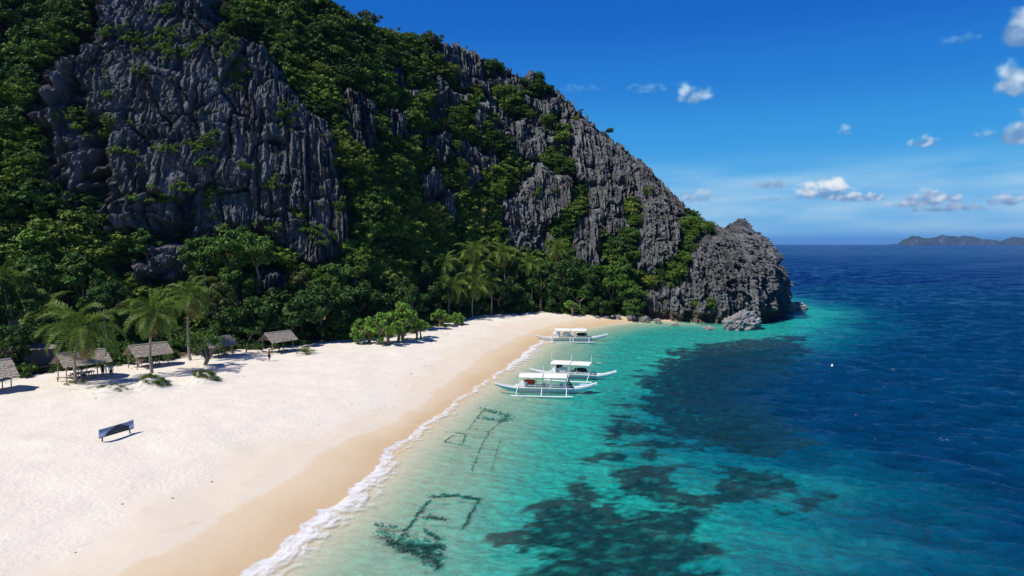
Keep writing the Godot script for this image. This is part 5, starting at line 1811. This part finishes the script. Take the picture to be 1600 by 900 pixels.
# ------------------------------------------------------------------ people
# bones [from, to, radius from, radius to] joined by a smooth minimum and meshed as surface nets
func flesh(bones: Array, cell: float, blend: float, grow := 0.0) -> ArrayMesh:
	var lo := Vector3.ONE * 1e9
	var hi := -lo
	for b in bones:
		for k in 2:
			var r = Vector3.ONE * (b[2 + k] + grow + blend)
			lo = lo.min(b[k] - r)
			hi = hi.max(b[k] + r)
	lo -= Vector3.ONE * cell * 2
	var nx := int((hi.x - lo.x) / cell) + 4
	var ny := int((hi.y - lo.y) / cell) + 4
	var nz := int((hi.z - lo.z) / cell) + 4
	var f := PackedFloat32Array()
	f.resize(nx * ny * nz)
	f.fill(1.0)
	for b in bones:
		var a: Vector3 = b[0]
		var ab: Vector3 = b[1] - a
		var len2 := maxf(ab.length_squared(), 1e-9)
		var reach := maxf(b[2], b[3]) + grow + blend * 2.0 + cell * 2
		var l: Vector3 = (a.min(b[1]) - Vector3.ONE * reach - lo) / cell
		var h: Vector3 = (a.max(b[1]) + Vector3.ONE * reach - lo) / cell
		for x in range(maxi(0, int(l.x)), mini(nx, int(h.x) + 1)):
			for y in range(maxi(0, int(l.y)), mini(ny, int(h.y) + 1)):
				for z in range(maxi(0, int(l.z)), mini(nz, int(h.z) + 1)):
					var p := lo + Vector3(x, y, z) * cell
					var t := clampf((p - a).dot(ab) / len2, 0, 1)
					var d := p.distance_to(a + ab * t) - lerpf(b[2], b[3], t) - grow
					var k := (x * ny + y) * nz + z
					var e := f[k]
					var q := maxf(blend - absf(d - e), 0.0) / blend
					f[k] = minf(d, e) - q * q * blend * 0.25
	var at := {}
	var v := PackedVector3Array()
	var step := [0, nz, ny * nz, ny * nz + nz, 1, nz + 1, ny * nz + 1, ny * nz + nz + 1]
	for x in nx - 1:
		for y in ny - 1:
			for z in nz - 1:
				var k := (x * ny + y) * nz + z
				var signs := 0
				for s in 8:
					if f[k + step[s]] < 0.0:
						signs |= 1 << s
				if signs == 0 or signs == 255:
					continue
				var sum := Vector3.ZERO
				var count := 0
				for s in 8:
					for ax in 3:
						var bit: int = [2, 1, 4][ax]
						if s & bit:
							continue
						var u := f[k + step[s]]
						var w := f[k + step[s | bit]]
						if (u < 0.0) != (w < 0.0):
							var p := Vector3(1.0 if s & 2 else 0.0, 1.0 if s & 1 else 0.0, 1.0 if s & 4 else 0.0)
							p[ax] = u / (u - w)
							sum += p
							count += 1
				at[k] = v.size()
				v.append(lo + (Vector3(x, y, z) + sum / count) * cell)
	var st := SurfaceTool.new()
	st.begin(Mesh.PRIMITIVE_TRIANGLES)
	st.set_smooth_group(0)
	for p in v:
		st.add_vertex(p)
	var sx := ny * nz
	for k in at:
		var inside := f[k] < 0.0
		for ax in 3:
			var d: int = [sx, nz, 1][ax]
			if (f[k + d] < 0.0) == inside:
				continue
			var e: int = [nz, 1, sx][ax]
			var g: int = [1, sx, nz][ax]
			if not (at.has(k - e) and at.has(k - g) and at.has(k - e - g)):
				continue
			var q := [at[k], at[k - e], at[k - e - g], at[k - g]]
			if inside:
				q.reverse()
			for w in [0, 1, 2, 0, 2, 3]:
				st.add_index(q[w])
	st.generate_normals()
	return st.commit()


func hand_bones(wrist: Vector3, along: Vector3, side: Vector3) -> Array:
	# palm, four fingers of unequal length curling a little, a thumb from the side
	var nrm := along.cross(side).normalized()
	var b := [[wrist, wrist + along * 0.075, 0.024, 0.026]]
	for k in 4:
		var root := wrist + along * 0.085 + side * (0.030 - 0.020 * k)
		var l: float = [0.068, 0.076, 0.071, 0.055][k]
		var mid := root + (along * 0.9 + nrm * 0.25).normalized() * l * 0.55
		b.append([wrist + along * 0.04 + side * (0.022 - 0.014 * k), root, 0.012, 0.010])
		b.append([root, mid, 0.0095, 0.0085])
		b.append([mid, mid + (along * 0.7 + nrm * 0.7).normalized() * l * 0.5, 0.0085, 0.007])
	var th := wrist + along * 0.02 + side * 0.024
	b.append([th, th + (along * 0.6 + side * 0.75).normalized() * 0.045, 0.013, 0.011])
	b.append([th + (along * 0.6 + side * 0.75).normalized() * 0.045, th + (along * 0.6 + side * 0.75).normalized() * 0.045 + along * 0.032, 0.010, 0.008])
	return b


func person(at: Vector3, turn: float, pose: Dictionary, top: Material, legs: Material, label: String) -> void:
	var o := thing("person", at, label, "person")
	o.rotation.y = turn
	# joints, facing +z; hips at pose.hip
	var hip: Vector3 = pose.hip
	var neck: Vector3 = hip + Vector3(0, 0.52, pose.get("lean", 0.0))
	var head := neck + Vector3(0, 0.17, 0.02)
	var body := []
	var trousers := []
	var shirt := []
	body.append([hip + Vector3(0, 0.02, 0), hip + Vector3(0, 0.24, 0.0).lerp(neck - hip, 0.2), 0.125, 0.115])
	body.append([hip.lerp(neck, 0.45), neck - Vector3(0, 0.10, 0), 0.125, 0.125])
	body.append([neck - Vector3(0, 0.06, 0), neck + Vector3(0, 0.07, 0.01), 0.06, 0.055])
	trousers.append([hip - Vector3(0.06, 0, 0), hip + Vector3(0.06, 0.06, 0), 0.13, 0.13])
	shirt.append([hip + Vector3(0, 0.06, 0), hip.lerp(neck, 0.5), 0.13, 0.125])
	shirt.append([hip.lerp(neck, 0.5), neck - Vector3(0, 0.10, 0), 0.13, 0.125])
	var hands := []
	for s in 2:
		var sg := -1.0 if s == 0 else 1.0
		var sh := neck + Vector3(sg * 0.175, -0.06, 0)
		var el: Vector3 = neck + Vector3(sg, 1, 1) * pose.elbow[s]
		var wr: Vector3 = neck + Vector3(sg, 1, 1) * pose.wrist[s]
		body.append([neck - Vector3(0, 0.07, 0), sh, 0.07, 0.065])
		body.append([sh, el, 0.055, 0.042])
		body.append([el, wr, 0.042, 0.028])
		shirt.append([neck - Vector3(0, 0.08, 0), sh, 0.075, 0.07])
		shirt.append([sh, sh.lerp(el, 0.6), 0.066, 0.06])
		hands.append_array(hand_bones(wr, (wr - el).normalized(), Vector3(0, 0, 1) if absf((wr - el).normalized().z) < 0.7 else Vector3(-sg, 0, 0)))
		var kn: Vector3 = Vector3(sg, 1, 1) * pose.knee[s]
		var an: Vector3 = Vector3(sg, 1, 1) * pose.ankle[s]
		var hp := hip + Vector3(sg * 0.09, -0.03, 0)
		body.append([hp, kn, 0.085, 0.058])
		body.append([kn, kn.lerp(an, 0.35), 0.056, 0.056])
		body.append([kn.lerp(an, 0.35), an, 0.056, 0.037])
		body.append([an - Vector3(0, 0.035, 0.03), an + Vector3(0, -0.045, 0.15), 0.04, 0.028])
		trousers.append([hp, hp.lerp(kn, 0.95), 0.098, 0.078])
	body.append([head - Vector3(0, 0.02, 0.005), head + Vector3(0, 0.05, -0.005), 0.085, 0.092])
	put("body", flesh(body, 0.018, 0.05), M.skin, o)
	var face := [[head - Vector3(0, 0.075, -0.025), head - Vector3(0, 0.02, -0.03), 0.055, 0.07], [head + Vector3(0, 0.0, 0.09), head + Vector3(0, -0.025, 0.108), 0.012, 0.016], [head + Vector3(-0.018, -0.055, 0.083), head + Vector3(0.018, -0.055, 0.083), 0.009, 0.009]]
	for s in [-1.0, 1.0]:
		face.append([head + Vector3(s * 0.09, 0.01, 0.0), head + Vector3(s * 0.092, -0.03, 0.005), 0.018, 0.014])
		face.append([head + Vector3(s * 0.034, 0.022, 0.082), head + Vector3(s * 0.05, 0.022, 0.076), 0.010, 0.008])
	put("face", flesh(face, 0.007, 0.015), M.skin, o)
	put("hair", flesh([[head + Vector3(0, 0.045, -0.025), head + Vector3(0, 0.075, 0.005), 0.098, 0.09], [head + Vector3(0, 0.0, -0.04), head + Vector3(0, 0.05, -0.03), 0.08, 0.09]], 0.012, 0.03), M.hair, o)
	put("hands", flesh(hands, 0.006, 0.008), M.skin, o)
	put("shorts", flesh(trousers, 0.018, 0.05), legs, o)
	if top:
		put("shirt", flesh(shirt, 0.018, 0.05), top, o)


func build_people() -> void:
	var stand := {"hip": Vector3(0, 0.93, 0), "elbow": [Vector3(0.24, -0.32, -0.03), Vector3(0.24, -0.32, -0.02)], "wrist": [Vector3(0.25, -0.55, 0.06), Vector3(0.25, -0.55, 0.08)], "knee": [Vector3(0.10, 0.50, 0.02), Vector3(0.11, 0.50, 0.03)], "ankle": [Vector3(0.10, 0.085, -0.02), Vector3(0.13, 0.085, 0.02)]}
	var walk := {"hip": Vector3(0, 0.91, 0), "lean": 0.04, "elbow": [Vector3(0.25, -0.30, 0.06), Vector3(0.25, -0.30, 0.03)], "wrist": [Vector3(0.18, -0.36, 0.28), Vector3(0.18, -0.36, 0.26)], "knee": [Vector3(0.10, 0.50, 0.16), Vector3(0.10, 0.48, -0.04)], "ankle": [Vector3(0.10, 0.09, 0.18), Vector3(0.10, 0.12, -0.28)]}
	var sit := {"hip": Vector3(0, 0.56, 0), "lean": 0.05, "elbow": [Vector3(0.24, -0.30, 0.04), Vector3(0.24, -0.30, 0.04)], "wrist": [Vector3(0.16, -0.42, 0.24), Vector3(0.16, -0.42, 0.24)], "knee": [Vector3(0.11, 0.54, 0.42), Vector3(0.13, 0.54, 0.42)], "ankle": [Vector3(0.11, 0.085, 0.38), Vector3(0.13, 0.085, 0.44)]}
	person(Vector3(-34.5, ground(-34.5, -95.6), -95.6), 0.5, walk, null, M.dark_cloth, "shirtless person in dark shorts walking on open sand before the rightmost hut")
	person(Vector3(-49.9, ground(-49.9, -83.6), -83.6), 0.6, stand, M.blue_cloth, M.dark_cloth, "person in a pale blue shirt standing at the right edge of the largest hut")
	person(Vector3(-51.0, ground(-51.0, -83.7), -83.7), 1.2, stand, M.dark_cloth, M.dark_cloth, "person in dark clothes standing in shade left of the one in pale blue")
	person(Vector3(-52.4, ground(-52.6, -82.6) - 0.05, -81.75), 2.7, sit, M.pale_cloth, M.navy, "person in a white shirt sitting at the largest hut's table")
	person(Vector3(7.0, 0.52, -83.6), 1.2, sit, M.navy, M.dark_cloth, "person in a navy shirt sitting under the fore end of the nearest boat's canopy")
